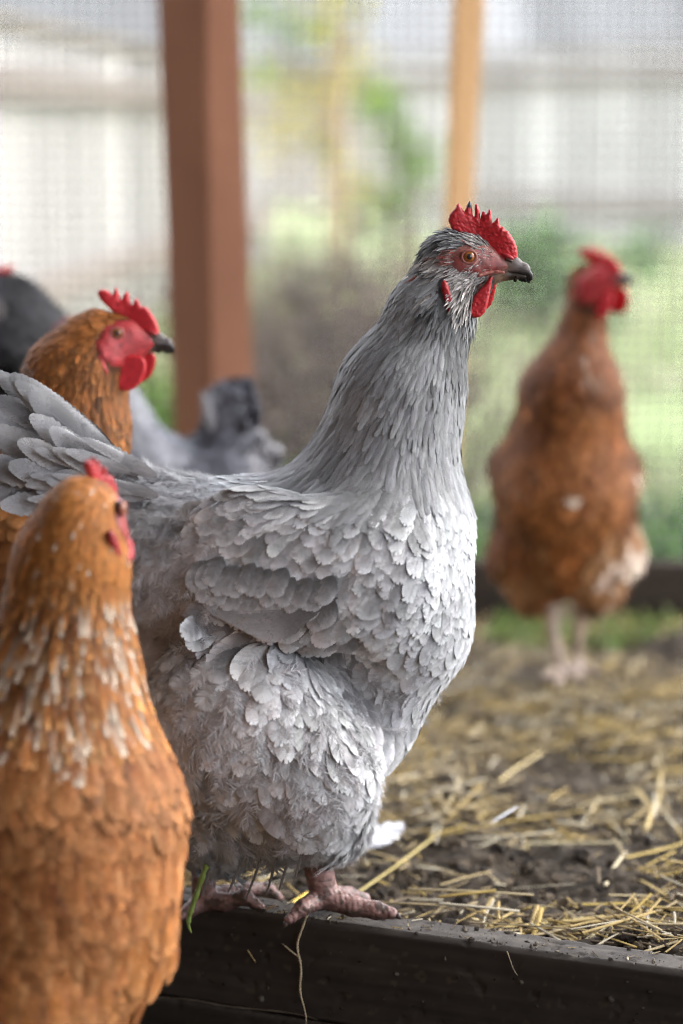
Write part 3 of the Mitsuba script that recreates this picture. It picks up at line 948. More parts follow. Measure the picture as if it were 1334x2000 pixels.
YG = [(.42, .42, .08), (.33, .42, .07), (.52, .46, .16), (.16, .30, .04), (.22, .33, .10)]
k = 'young_tree'; tag(k, 'slender young tree with sparse yellow-green leaves behind the mesh, right of the thick post', 'tree')
stem(k, [(668, 620), (660, 420), (655, 250), (650, 80), (648, -120), (645, -300)], 7.5, .028, (.42, .30, .18))
stem(k, [(656, 280), (620, 190), (570, 130), (530, 90)], 7.5, .014, (.40, .30, .18), 'branch')
stem(k, [(652, 140), (690, 60), (730, -20)], 7.5, .012, (.40, .30, .18), 'branch')
crown(k, [(640, 70, 45, 0), (650, 0, 70, 0), (520, 150, 40, 1), (560, 60, 50, 4), (655, 180, 40, 2), (650, 300, 42, 0), (600, 200, 70, 2), (690, 120, 40, 2), (560, 260, 60, 2), (500, 20, 40, 4)], 7.5, 620, .035, YG, 12)
k = 'leafy_bush'; tag(k, 'small bush with a bright green leaf clump between the two posts', 'bush')
stem(k, [(800, 640), (790, 430), (770, 320), (755, 220)], 8.5, .02, (.22, .17, .12))
crown(k, [(752, 205, 46, 3), (745, 195, 40, 1), (780, 275, 45, 4), (800, 330, 48, 4), (830, 300, 30, 4), (760, 400, 60, 4), (700, 380, 50, 2)], 8.5, 520, .045, YG, 13)
k = 'leafy_bush_001'; used.add(k); tag(k, 'low fresh green bush behind the right hen\'s head', 'bush')
stem(k, [(1060, 640), (1050, 560), (1030, 500)], 7.0, .02, (.2, .15, .1))
crown(k, [(1010, 500, 60), (1060, 480, 55), (1110, 520, 60), (980, 560, 60), (1250, 500, 45), (1050, 570, 70), (1180, 600, 50)], 7.0, 1100, .045, [(.12, .21, .08), (.16, .27, .10), (.22, .31, .14), (.10, .17, .07)], 14)
# dry shrub close behind the mesh
k = 'dry_shrub'; tag(k, 'dry brown leafless shrub behind the mesh, between the thick post and the grey hen\'s neck', 'shrub')
rng = np.random.default_rng(15)
n = 1700
bx_ = rng.normal(660, 85, n); D = rng.uniform(3.4, 4.6, n)
P = np.stack([(bx_ - 667) / FPX * D * 1.02, D, np.full(n, -.02)], -1)
d = rdir(n, 2.3, rng)
L = rng.uniform(.12, .50, n)
v, f, c = strips(P, d, side_of(d, rng), L, np.full(n, .005), rng.uniform(0, .25, n), np.array([(.09, .068, .06), (.14, .105, .095), (.20, .15, .12), (.06, .048, .045)])[rng.integers(0, 4, n)], segs=4)
put(f'{k}__stem', v, f, 'matte_mat', c)
tip = P + d * L[:, None] * rng.uniform(.3, 1, n)[:, None]
m = 3000
j = rng.integers(0, n, m)
dd = rdir(m, 0, rng)
v, f, c = strips(P[j] + d[j] * (L[j] * rng.uniform(.25, 1, m))[:, None], dd, side_of(dd, rng), rng.uniform(.012, .04, m), rng.uniform(.006, .014, m), rng.uniform(0, .4, m), np.array([(.14, .105, .09), (.22, .17, .13), (.09, .07, .06), (.20, .20, .10)])[rng.integers(0, 4, m)])
put(f'{k}__dead_leaves', v, f, 'matte_mat', c)
labels[f'{k}__stem'] = {'kind': 'stuff'}; labels[f'{k}__dead_leaves'] = {'kind': 'stuff'}
# green weeds by the post and along the baseboard outside
grass('weeds', 200, 380, 3.1, 4.4, 900, .22, [(.10, .22, .03), (.16, .3, .05)], 'green weeds outside the mesh, left of the thick post', seed=7, wd=.008)
grass('weeds_001', 900, 1420, 2.95, 3.5, 1300, .10, [(.09, .19, .04), (.14, .27, .05), (.10, .19, .08)], 'dark green weeds just outside the mesh above the baseboard at the right', seed=8, wd=.008)

# ------------------------------------------------------------------ straw
def straws(P, yaw, tilt, L, w, col, rng, bend=None):
    """flattened hollow-looking stalks: three rings of four"""
    n = len(P)
    d = np.stack([np.cos(yaw) * np.cos(tilt), np.sin(yaw) * np.cos(tilt), np.sin(tilt)], -1)
    s = np.stack([-np.sin(yaw), np.cos(yaw), 0 * yaw], -1)
    u = np.cross(d, s)
    t = np.array([-.5, 0, .5])
    bend = rng.normal(0, .018, n) if bend is None else bend
    cen = P[:, None] + d[:, None] * (t[None, :, None] * L[:, None, None]) + s[:, None] * ((bend * L)[:, None] * (1 - 4 * t[None] ** 2))[..., None]
    o = np.array([[1, 0], [0, .6], [-1, 0], [0, -.6]])
    v = cen[:, :, None] + s[:, None, None] * (w[:, None, None] * o[None, None, :, 0])[..., None] * .5 + u[:, None, None] * (w[:, None, None] * o[None, None, :, 1])[..., None] * .5
    v = v.reshape(n, 12, 3)
    f0 = []
    for i in range(2):
        for k in range(4):
            a, b = i * 4 + k, i * 4 + (k + 1) % 4
            f0 += [[a, b, b + 4], [a, b + 4, a + 4]]
    f0 += [[0, 2, 1], [0, 3, 2], [8, 9, 10], [8, 10, 11]]
    f = (np.array(f0)[None] + 12 * np.arange(n)[:, None, None]).reshape(-1, 3)
    j = np.exp(rng.normal(0, .12, (n, 12, 1)))
    c = (np.broadcast_to(col[:, None], (n, 12, 3)) * j).reshape(-1, 3)
    return v.reshape(-1, 3), f, c


rng = np.random.default_rng(77)
STRAW = np.array([(.44, .33, .15), (.48, .40, .25), (.33, .26, .15), (.21, .165, .115), (.12, .095, .07), (.52, .47, .36), (.50, .37, .13)]) * .85


def scatter(n, lo, hi, xr, tr, pc, wmin, wmax, thr, seed, up=.004):
    rng = np.random.default_rng(seed)
    x = rng.uniform(*xr, n); t = tr[0] + (tr[1] - tr[0]) * rng.random(n)
    X, Y = bed(x, t)
    dens = meshkit.fbm(np.stack([X * 5, Y * 6, 0 * X], -1), 3, 41)
    k = dens + rng.normal(0, .06, n) > thr
    X, Y = X[k], Y[k]; n = len(X)
    yaw = rng.uniform(0, np.pi, n) * .75 + rng.normal(-.4, .5, n)
    L = lo + (hi - lo) * rng.random(n) ** 1.8
    ok = np.minimum(Y - .5 * L * np.sin(yaw) - BEAM(X - .5 * L * np.cos(yaw)), Y + .5 * L * np.sin(yaw) - BEAM(X + .5 * L * np.cos(yaw))) > .040
    X, Y, yaw, L = X[ok], Y[ok], yaw[ok], L[ok]; n = len(X)
    tilt = rng.normal(0, .12, n) * np.clip(.04 / L, .3, 2.5)
    P = np.stack([X, Y, soil_z(X, Y) + up * rng.random(n) + np.abs(np.sin(tilt)) * L * .3 + .001], -1)
    return straws(P, yaw, tilt, L, rng.uniform(wmin, wmax, n), STRAW[rng.choice(7, n, p=pc)], rng)


A = scatter(15000, .006, .030, (-.35, .75), (0, 1), [.14, .15, .2, .2, .16, .1, .05], .0012, .0035, .44, 1)
B = scatter(3600, .025, .10, (-.35, .75), (0, 1), [.25, .2, .2, .12, .05, .10, .08], .0016, .0038, .47, 2, .010)
C_ = scatter(3000, .008, .05, (-.35, .75), (.55, 1), [.2, .25, .2, .1, .05, .15, .05], .0015, .004, .36, 3, .006)
D_ = scatter(2200, .035, .115, (-.3, .75), (0, 1), [.3, .25, .1, .05, .0, .15, .15], .0018, .0038, .50, 5, .014)
D_ = (D_[0], D_[1], D_[2] * 1.04)
v, f, c = join([A, B, C_, D_])
put('straw', v, f, 'matte_mat', c); tag('straw', 'chopped straw littered over the dark soil behind the timber edging', 'straw', kind='stuff')
# crumbs of soil
n = 5000
x = rng.uniform(-.3, .6, n); t = rng.random(n) ** 1.5
X, Y = bed(x, t)
ico = trimesh.creation.icosphere(1, 1.0)
sz = .0012 + .005 * rng.random(n) ** 3
nv = len(ico.vertices)
V = ico.vertices[None] * rng.uniform(.6, 1.3, (n, 1, 3)) * sz[:, None, None] * (1 + rng.normal(0, .16, (n, nv, 1)))
V = V + np.stack([X, Y, soil_z(X, Y) + sz * .2], -1)[:, None]
F_ = (np.array(ico.faces)[None] + nv * np.arange(n)[:, None, None]).reshape(-1, 3)
cc = np.array([(.05, .038, .028), (.09, .07, .05), (.14, .11, .08), (.03, .024, .02)])[rng.integers(0, 4, n)]
put('soil_crumbs', V.reshape(-1, 3), F_, 'matte_mat', np.repeat(cc, nv, 0), smooth=False); tag('soil_crumbs', 'loose dark crumbs of soil among the straw', 'soil', kind='stuff')

# single long stalks that the picture lets one pick out: two ends in pixels
STALKS = [(688, 1712, 848, 1612, 11, (.42, .34, .15), 'thick straw stalk slanting up right beside the grey hen\'s tail of thigh feathers'),
          (1240, 1505, 1262, 1590, 13, (.56, .44, .22), None), (1262, 1590, 1290, 1480, 10, (.58, .46, .24), None), (1284, 1540, 1330, 1590, 10, (.55, .48, .33), None),
          (1030, 1612, 1215, 1625, 11, (.52, .46, .30), None), (1222, 1644, 1334, 1628, 12, (.58, .44, .17), None), (1183, 1700, 1222, 1640, 10, (.55, .48, .33), None), (1225, 1670, 1300, 1735, 9, (.55, .42, .18), None),
          (1080, 1728, 1230, 1742, 12, (.62, .47, .16), None), (1225, 1740, 1334, 1752, 12, (.60, .47, .18), None), (1095, 1832, 1195, 1788, 10, (.52, .46, .3), None), (980, 1780, 1190, 1755, 10, (.55, .44, .2), None),
          (540, 1742, 600, 1705, 11, (.6, .42, .1), None), (975, 1505, 1060, 1455, 13, (.60, .48, .26), None), (930, 1600, 1030, 1622, 9, (.45, .38, .24), None), (780, 1508, 900, 1470, 12, (.55, .44, .26), None),
          (1250, 1770, 1334, 1800, 10, (.5, .42, .24), None), (700, 1760, 760, 1745, 8, (.5, .4, .2), None), (860, 1690, 960, 1665, 8, (.42, .33, .18), None), (1130, 1540, 1250, 1520, 9, (.5, .42, .25), None)]
seen = set()
for i, (x0, y0, x1, y1, w, col, lab) in enumerate(STALKS):
    def ground_at(px, py):
        r = FWD + (px - 667) / FPX * np.array([1.0, 0, 0]) - (py - 1000) / FPX * UP
        z = -.004
        return CAM + r * ((z - CAM_H) / r[2])
    a, b = ground_at(x0, y0), ground_at(x1, y1)
    a[2] = max(soil_z(a[0:1], a[1:2])[0] + .004, -.02); b[2] = max(soil_z(b[0:1], b[1:2])[0] + .006, -.02)
    d = b - a; L = np.linalg.norm(d)
    v, f, c = straws(((a + b) / 2)[None], np.array([math.atan2(d[1], d[0])]), np.array([math.asin(d[2] / L)]), np.array([L]), np.array([w * 3.3e-4]), np.array([col]), rng, bend=np.array([rng.normal(0, .02)]))
    k = put('straw_stalk', v, f, 'matte_mat', c, smooth=False)
    tag(k, lab or 'single long yellow straw stalk lying on top of the litter at the right', 'straw stalk', group=None if lab else 'long straw stalks on the litter')
for n_, t_ in {1: 'upright pale straw stalk at the right, first of two leaning together below the far baseboard', 4: 'long straw stalk lying level across bare soil at the middle right', 5: 'golden straw stalk reaching the right picture edge above the lower bundle', 8: 'bright yellow straw stalk lying level, longest of the bundle at the lower right', 9: 'bright yellow straw stalk reaching the right picture edge at the lower right', 10: 'short straw stalk slanting up nearest to the timber at the lower right', 13: 'thick pale straw stalk slanting up right, farthest back in the middle of the litter'}.items():
    k_ = f'straw_stalk_{n_:03d}'; labels[k_]['label'] = t_; labels[k_].pop('group', None)
labels['straw_stalk']['label'] = 'thick straw stalk slanting up to the right just beside the grey hen\'s front foot'
labels['straw_stalk_012'].update(label='orange-yellow straw stalk between the grey hen\'s two feet'); labels['straw_stalk_012'].pop('group', None)

# ------------------------------------------------------------------ the grey hen on the timber
GREY = {
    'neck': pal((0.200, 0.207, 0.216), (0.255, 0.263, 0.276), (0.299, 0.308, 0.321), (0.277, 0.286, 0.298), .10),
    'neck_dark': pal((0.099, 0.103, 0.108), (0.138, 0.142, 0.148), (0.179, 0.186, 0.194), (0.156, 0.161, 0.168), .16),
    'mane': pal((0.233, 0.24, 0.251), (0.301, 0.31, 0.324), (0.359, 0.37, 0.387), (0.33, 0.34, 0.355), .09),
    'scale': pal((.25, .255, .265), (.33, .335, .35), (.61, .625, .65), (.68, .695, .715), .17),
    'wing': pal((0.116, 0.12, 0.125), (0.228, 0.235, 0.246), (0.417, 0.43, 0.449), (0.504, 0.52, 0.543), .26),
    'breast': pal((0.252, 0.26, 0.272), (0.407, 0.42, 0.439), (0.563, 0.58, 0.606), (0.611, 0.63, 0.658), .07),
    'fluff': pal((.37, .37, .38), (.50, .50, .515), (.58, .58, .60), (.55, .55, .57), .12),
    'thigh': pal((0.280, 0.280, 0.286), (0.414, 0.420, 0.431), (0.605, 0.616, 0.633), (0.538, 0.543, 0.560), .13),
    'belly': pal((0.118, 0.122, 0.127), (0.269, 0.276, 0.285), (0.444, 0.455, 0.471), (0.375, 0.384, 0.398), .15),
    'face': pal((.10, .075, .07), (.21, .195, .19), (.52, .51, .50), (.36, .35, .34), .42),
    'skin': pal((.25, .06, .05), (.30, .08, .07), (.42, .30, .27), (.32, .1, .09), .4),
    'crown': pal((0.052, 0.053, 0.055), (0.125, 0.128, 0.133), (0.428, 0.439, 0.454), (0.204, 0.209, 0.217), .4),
}
DM = 1.71
key = 'grey_hen'
used.add(key)
tag(key, 'pale grey hen in sharp focus standing in profile on the dark timber edging', 'hen')
HM = Head(W(905, 515, DM))
F = Field()
c = lambda a, b, r1, r2, s=(1, 1, 1), k=.014, da=0, db=0, D=DM: F.cone(W(a[0], a[1], D + da), W(b[0], b[1], D + db), r1 * ppm(D), r2 * ppm(D), s, None, k)
c((345, 1095), (740, 1095), 160, 182, (1, 1.22, 1), .02)
c((740, 1060), (770, 1190), 160, 140, (1, 1.2, 1), .02)
c((740, 960), (785, 760), 165, 112, (1, 1.05, 1), .03)
c((785, 770), (845, 610), 112, 78, (1, 1, 1), .02)
c((845, 610), (890, 520), 78, 56, (1, .9, 1), .012)
for sg in (-1, 1):
    c((470, 1392), (592, 1505), 172, 142, (1, .8, 1), .013, sg * .055, sg * .051)
c((300, 1255), (420, 1390), 130, 150, (1, 1.0, 1), .012)
c((600, 1350), (690, 1400), 150, 90, (1, .9, 1), .02)
c((800, 1240), (740, 1400), 105, 76, (1, 1.1, 1), .03)
c((440, 1575), (640, 1588), 98, 88, (1, 1.35, 1), .03)
c((390, 1480), (420, 1600), 110, 70, (1, 1.1, 1), .03)
c((260, 1000), (110, 900), 90, 45, (1, .6, 1), .02)
for sg in (-1, 1):   # folded wings
    c((500, 1040), (690, 1130), 88, 90, (1, .35, 1), .030, sg * .072, sg * .076)
    c((430, 1190), (640, 1160), 38, 70, (1, .35, 1), .014, sg * .080, sg * .082)
HM.skull(F)
v, f = body_mesh(F, .0034)
body = (v, f)
hb = HM.back(v)
hd = (1 - sstep(-.02, -.01, -hb[:, 2] - .022))[:, None] * sstep(-.022, -.012, hb[:, 0])[:, None]
col = np.array([.14, .14, .145]) * (1 - hd) + np.array([.20, .085, .07]) * hd
e = (((hb[:, 0] - hp(935, 0)[0]) / .0205) ** 2 + ((hb[:, 2] - hp(0, 509)[2]) / .0105) ** 2)
m = (1 - sstep(.6, 1.3, e))[:, None]
v = v + F.grad(v) * ((meshkit.fbm(v * 700, 2, 8)[:, None] - .5) * .0020 * m)
nz = meshkit.fbm(v * 600, 2, 4)[:, None]
col = col * (1 - m) + np.array([.20, .036, .031]) * (.3 + 1.35 * nz) * m
naked = np.clip(m[:, 0] + hd[:, 0] * .75, 0, 1)[:, None]
put('grey_hen_body_tmp', v - F.grad(v) * .0042 * (1 - naked), f, 'skin_mat', col)
scene[key] = scene.pop('grey_hen_body_tmp')

g = []
def G_(px, py, dx, dy, L, Wd, kind, lift, chaos, p):
    g.append((px, py, dx, dy, L, Wd, kind, lift, chaos, p))


# head
G_(895, 452, -1, .15, 34, 7, 'bristle', 12, 8, 'crown'); G_(860, 470, -1, .45, 36, 9, 'bristle', 11, 8, 'crown'); G_(930, 455, -1, -.3, 28, 6, 'bristle', 10, 10, 'face'); G_(945, 478, -.9, -.6, 22, 5, 'bristle', 9, 8, 'face'); G_(905, 472, -1, .1, 28, 6, 'bristle', 9, 8, 'crown')
G_(860, 515, -.9, .6, 36, 8, 'bristle', 14, 10, 'face'); G_(885, 545, -.9, .5, 30, 5.5, 'bristle', 8, 8, 'face'); G_(915, 540, -1, .35, 26, 4.5, 'bristle', 7, 8, 'face'); G_(948, 518, -1, .2, 13, 3.2, 'bristle', 7, 12, 'face'); G_(955, 545, -.9, .5, 20, 4, 'bristle', 8, 10, 'face')
G_(895, 575, -.75, .75, 32, 6, 'bristle', 8, 7, 'face'); G_(920, 580, -.6, .9, 30, 5.5, 'bristle', 8, 8, 'face'); G_(962, 562, -.4, 1, 24, 4.5, 'bristle', 10, 12, 'face'); G_(940, 610, -.1, 1, 38, 8, 'bristle', 12, 10, 'neck'); G_(870, 600, -.4, 1, 36, 8, 'bristle', 10, 10, 'neck_dark')
G_(912, 500, -1, .2, 13, 3.2, 'bristle', 9, 14, 'skin'); G_(932, 500, -1, .1, 13, 3.2, 'bristle', 9, 14, 'skin'); G_(886, 500, -1, .3, 14, 3, 'bristle', 8, 10, 'skin'); G_(893, 524, -1, .5, 20, 3.4, 'bristle', 9, 9, 'face'); G_(915, 524, -1, .35, 16, 3, 'bristle', 9, 10, 'face'); G_(938, 530, -1, .3, 15, 3, 'bristle', 9, 10, 'face'); G_(935, 478, -.9, -.3, 18, 3.6, 'bristle', 9, 10, 'face'); G_(965, 515, -1, .2, 12, 3, 'bristle', 9, 14, 'skin')
# neck
G_(835, 540, -.7, .8, 50, 9, 'hackle', 10, 8, 'neck'); G_(880, 610, -.3, 1, 42, 9, 'hackle', 9, 10, 'neck_dark'); G_(800, 590, -.6, .9, 62, 11, 'hackle', 9, 8, 'neck'); G_(900, 660, -.05, 1, 55, 11, 'hackle', 9, 9, 'neck_dark'); G_(840, 660, -.4, 1, 66, 11, 'hackle', 7, 7, 'neck')
G_(740, 660, -.62, .85, 78, 12, 'hackle', 7, 6, 'neck'); G_(800, 740, -.4, 1, 84, 13, 'hackle', 6, 6, 'neck'); G_(890, 760, -.02, 1, 80, 15, 'hackle', 7, 7, 'neck'); G_(680, 760, -.62, .8, 88, 14, 'hackle', 6, 6, 'neck')
G_(720, 830, -.5, .9, 100, 16, 'hackle', 6, 6, 'neck'); G_(810, 840, -.2, 1, 105, 16, 'hackle', 6, 6, 'mane'); G_(890, 870, .05, 1, 95, 19, 'hackle', 6, 7, 'mane'); G_(640, 850, -.72, .7, 100, 16, 'hackle', 6, 6, 'mane'); G_(600, 900, -.8, .55, 95, 19, 'hackle', 6, 7, 'mane'); G_(700, 905, -.5, .9, 95, 20, 'hackle', 6, 7, 'mane')
# shoulder, back, wing
G_(540, 930, -.95, .4, 62, 27, 'contour', 6, 10, 'scale'); G_(470, 950, -.95, .35, 62, 29, 'contour', 6, 10, 'scale'); G_(640, 970, -.8, .7, 62, 32, 'contour', 7, 9, 'scale'); G_(760, 985, -.4, 1, 62, 34, 'contour', 7, 10, 'scale'); G_(850, 980, -.05, 1, 62, 30, 'contour', 7, 9, 'breast')
G_(520, 1020, -.7, .8, 64, 37, 'contour', 8, 10, 'scale'); G_(620, 1060, -.55, .9, 65, 39, 'contour', 9, 10, 'scale'); G_(700, 1080, -.5, .9, 64, 37, 'contour', 9, 12, 'scale'); G_(480, 1100, -.6, .85, 71, 45, 'contour', 9, 10, 'wing'); G_(570, 1140, -.6, .8, 74, 45, 'contour', 9, 10, 'wing'); G_(660, 1170, -.5, .9, 69, 40, 'contour', 10, 12, 'wing')
G_(600, 1210, -.9, .45, 77, 37, 'contour', 8, 8, 'wing'); G_(470, 1180, -.8, .6, 79, 45, 'contour', 8, 8, 'wing'); G_(750, 1110, -.45, .9, 57, 34, 'contour', 12, 22, 'wing')
# breast
G_(830, 1050, -.15, 1, 53, 34, 'contour', 8, 9, 'breast'); G_(910, 1060, 0, 1, 45, 25, 'contour', 6, 7, 'breast'); G_(900, 1150, -.1, 1, 46, 27, 'contour', 6, 7, 'breast'); G_(820, 1160, -.25, 1, 60, 39, 'contour', 9, 12, 'breast'); G_(740, 1200, -.35, .95, 71, 47, 'contour', 12, 16, 'thigh')
G_(870, 1250, -.25, 1, 57, 29, 'contour', 7, 8, 'breast'); G_(790, 1280, -.3, 1, 72, 42, 'contour', 9, 12, 'breast'); G_(730, 1320, -.3, 1, 79, 49, 'contour', 10, 12, 'thigh'); G_(820, 1350, -.4, 1, 72, 34, 'contour', 9, 10, 'breast'); G_(760, 1420, -.15, 1, 77, 34, 'contour', 10, 10, 'thigh')
# saddle and rear fluff
G_(400, 950, -.9, .5, 62, 26, 'down', 10, 28, 'fluff'); G_(320, 940, -.9, .45, 66, 26, 'down', 10, 28, 'fluff'); G_(360, 1020, -.7, .8, 70, 30, 'down', 12, 40, 'fluff'); G_(300, 1060, -.6, .9, 76, 32, 'down', 13, 45, 'fluff'); G_(400, 1080, -.5, .9, 70, 32, 'down', 11, 40, 'fluff'); G_(350, 1150, -.4, 1, 76, 34, 'down', 13, 40, 'fluff'); G_(280, 1180, -.5, 1, 80, 36, 'down', 13, 40, 'fluff'); G_(200, 980, -1, .1, 80, 26, 'down', 6, 15, 'fluff')
# thigh
G_(330, 1270, -.3, .9, 82, 46, 'fluff', 16, 26, 'thigh'); G_(420, 1280, -.4, .8, 86, 48, 'fluff', 15, 24, 'thigh'); G_(540, 1270, .3, 1, 72, 35, 'contour', 14, 20, 'thigh'); G_(630, 1290, .35, 1, 72, 29, 'contour', 12, 16, 'thigh'); G_(360, 1380, -.5, .9, 100, 58, 'fluff', 16, 22, 'thigh'); G_(480, 1380, -.3, 1, 86, 49, 'contour', 14, 22, 'thigh'); G_(590, 1380, .3, 1, 86, 42, 'contour', 13, 16, 'thigh'); G_(680, 1440, .35, 1, 86, 37, 'contour', 12, 14, 'thigh')
G_(430, 1480, -.3, 1, 112, 60, 'fluff', 16, 20, 'thigh'); G_(540, 1480, .1, 1, 95, 50, 'contour', 14, 18, 'thigh'); G_(640, 1520, .2, 1, 93, 45, 'contour', 12, 14, 'thigh'); G_(720, 1540, .2, 1, 96, 36, 'fluff', 10, 12, 'thigh')
G_(430, 1580, -.1, 1, 108, 54, 'fluff', 12, 16, 'belly'); G_(530, 1610, .0, 1, 110, 56, 'fluff', 10, 14, 'belly'); G_(620, 1620, .1, 1, 104, 50, 'fluff', 9, 14, 'thigh'); G_(690, 1610, .1, 1, 90, 40, 'fluff', 9, 14, 'thigh')


YY = np.arange(1000, 1400, 5.0)[::-1]; ZZ = W(np.full(80, 500.), YY, DM - .08)[:, 2]
WINGGAP = Polygon([(425, 1170), (520, 1172), (610, 1215), (632, 1236), (540, 1234), (440, 1212)])


def skip(x):
    h = HM.back(x)
    eye = ((h[:, 0] - hp(912, 0)[0]) ** 2 + (h[:, 2] - hp(0, 500)[2]) ** 2) < .0088 ** 2
    beak = h[:, 0] > hp(966, 0)[0]
    ear = (np.abs(h[:, 0] - hp(871, 0)[0]) < .0058) & (np.abs(h[:, 2] - hp(0, 570)[2]) < .0150)
    q = shapely.contains_xy(WINGGAP, x[:, 0] / (x[:, 1] * 1.02) * FPX + 667, np.interp(x[:, 2], ZZ, YY)) & (x[:, 1] < DM - .03)
    return eye | beak | ear | q


plume(key, F, body, g, GREY, DM, 1, nb=18, dens=1.6, parts=270, skip=skip)
rng = np.random.default_rng(5)
# tail feathers: root and tip in pixels, depth offset of the tip
qp = pal((.20, .195, .20), (.33, .335, .35), (.40, .41, .43), (.50, .51, .53))
TAIL = [(250, 918, 30, 742, -.006, 26), (245, 922, -10, 770, -.010, 30), (238, 938, -20, 850, -.022, 30), (228, 955, -20, 915, -.030, 30), (215, 938, 100, 835, -.034, 24), (255, 915, -20, 716, .010, 26), (250, 925, 20, 728, -.004, 34), (245, 930, -60, 790, -.012, 30), (240, 940, -50, 830, -.020, 32), (235, 950, -70, 900, -.024, 34), (225, 965, -30, 950, -.028, 34), (235, 930, 60, 765, -.016, 30), (225, 930, 60, 810, -.026, 26), (215, 945, 40, 860, -.034, 28), (210, 960, 20, 905, -.038, 30), (205, 975, 0, 985, -.036, 28), (240, 915, 110, 790, -.012, 24)]
for (rx, ry, tx, ty, dy, hw) in TAIL:
    loose_feather(key, 'quill', 26, W(rx, ry, DM + dy * .3 - .012), W(tx, ty, DM + dy - .01), np.array([.15, -1, .35]), hw * .82 * ppm(DM), [np.array(q) * rng.uniform(.55, 1.25) for q in qp[:4]], rng, curl=rng.uniform(.02, .10))
for (rx, ry, tx, ty, dy, hw) in TAIL[:7]:   # the far half of the tail
    loose_feather(key, 'quill', 26, W(rx, ry, DM + .012), W(tx + 20, ty + 14, DM + .03 - dy), np.array([-.1, 1, .4]), hw * ppm(DM), qp[:4], rng, curl=.05)
# tail coverts, soft
for i in range(22):
    u, w_ = rng.random(), rng.random()
    rx, ry = 310 - 130 * u + rng.normal(0, 8), 925 + 80 * w_ - 20 * u
    a = rng.normal(.45 - .5 * w_, .15)
    L = rng.uniform(110, 170)
    loose_feather(key, 'quill', 18, W(rx, ry, DM - .030 - .012 * rng.random()), W(rx - L * math.cos(a), ry - L * math.sin(a), DM - .040 - .012 * rng.random()), np.array([.1, -1, .3]), rng.uniform(8, 14) * ppm(DM), [np.array(q) * rng.uniform(.7, 1.4) for q in qp[:4]], rng, curl=.05, name='tail_covert')
# folded flight feathers below the wing coverts
def on_body(px, py, h):
    y = np.linspace(DM - .2, DM, 400)
    p = W(np.full(400, px), np.full(400, py), y)
    return p[np.argmax(F(p) < h)]


for i in range(8):
    rx, ry = 655 - i * 10, 1165 + i * 8
    tx, ty = 352 + i * 20, 1168 + i * 9.5
    loose_feather(key, 'quill', 24, on_body(rx, ry, .001 + .0006 * i), on_body(tx, ty, .003 + .0008 * i), np.array([-.05, -1, .25]), 20 * ppm(DM), [np.array(q) * (.48 + .05 * i) for q in qp[:4]], rng, curl=.03, name='flight_feather', camber=.12)
for i in range(34):     # the last row of coverts over them
    u = (i % 17) / 16; up = 26 * (i >= 17)
    rx, ry = 402 + 250 * u, 1118 + 50 * u + rng.normal(0, 7) - up
    loose_feather(key, 'contour', 20, on_body(rx, ry, .0025), on_body(rx - 30, ry + 56, .0055 + up * .00005), np.array([-.1, -1, .1]), rng.uniform(14, 21) * ppm(DM), [np.array(q) * rng.uniform(.85, 1.1) for q in GREY['wing'][:4]], rng, curl=.05, name='wing_covert')
# soft wisps over thigh, belly and saddle
g2 = [(q[0], q[1], q[2], q[3], q[4] * .95, q[5] * .7, 'down', 10, 35, 'wisp') for q in g if q[1] > 1240 and q[0] < 720 or (q[0] < 430 and q[1] > 930)]
GREY['wisp'] = pal((.26, .26, .265), (.40, .40, .415), (.52, .52, .54), (.5, .5, .52), .1)
plume(key, F, body, g2, GREY, DM, 21, nb=12, dens=1.15, parts=0, skip=lambda x: (x[:, 0] > W(735, 1300, DM)[0]) | (x[:, 2] > W(500, 1255, DM)[2]) & (x[:, 0] > W(400, 1000, DM)[0]) | skip(x))
# short bristles over the bare face
g3 = [(885, 500, -1, .35, 17, 3.2, 'bristle', 10, 10, 'face'), (930, 490, -1, .0, 14, 3, 'bristle', 10, 12, 'stub'), (920, 520, -1, .3, 17, 3.2, 'bristle', 10, 10, 'face'), (950, 515, -1, .2, 11, 2.6, 'bristle', 9, 12, 'stub'), (945, 500, -1, .1, 11, 2.6, 'bristle', 9, 12, 'stub'), (950, 535, -1, .4, 15, 3, 'bristle', 9, 10, 'face')]
GREY['stub'] = pal((.16, .04, .035), (.22, .10, .09), (.42, .36, .34), (.30, .2, .19), .4)


def off_face(x):
    h = HM.back(x)
    e = ((h[:, 0] - hp(930, 0)[0]) / .021) ** 2 + ((h[:, 2] - hp(0, 512)[2]) / .0125) ** 2
    eye = ((h[:, 0] - hp(912, 0)[0]) ** 2 + (h[:, 2] - hp(0, 500)[2]) ** 2) < .0074 ** 2
    return (e > 1) | eye | (h[:, 0] > hp(968, 0)[0])


plume(key, F, body, g3, GREY, DM, 23, nb=10, dens=.8, parts=0, skip=off_face)
# stray wisps along the outline
def rim(p0, p1, D):
    """the first point of the body met on the way from pixel p0 to pixel p1"""
    t_ = np.linspace(0, 1, 300)
    p = W(p0[0] + (p1[0] - p0[0]) * t_, p0[1] + (p1[1] - p0[1]) * t_, np.full(300, D))
    k = np.argmax(F(p) < -.002)
    return p[k] if F(p[k:k + 1])[0] < 0 else None


def wisp(root, dx, dy, hw, col, curl=.1):
    if root is None:
        return
    tip = root + np.array([dx, rng.normal(0, 8), -dy]) * ppm(DM)
    loose_feather(key, 'down', 12, root, tip, np.array([rng.normal(0, .5), -1, .2]), hw * ppm(DM), [np.array(col)] * 4, rng, curl=rng.normal(curl, .12), name='wisp')


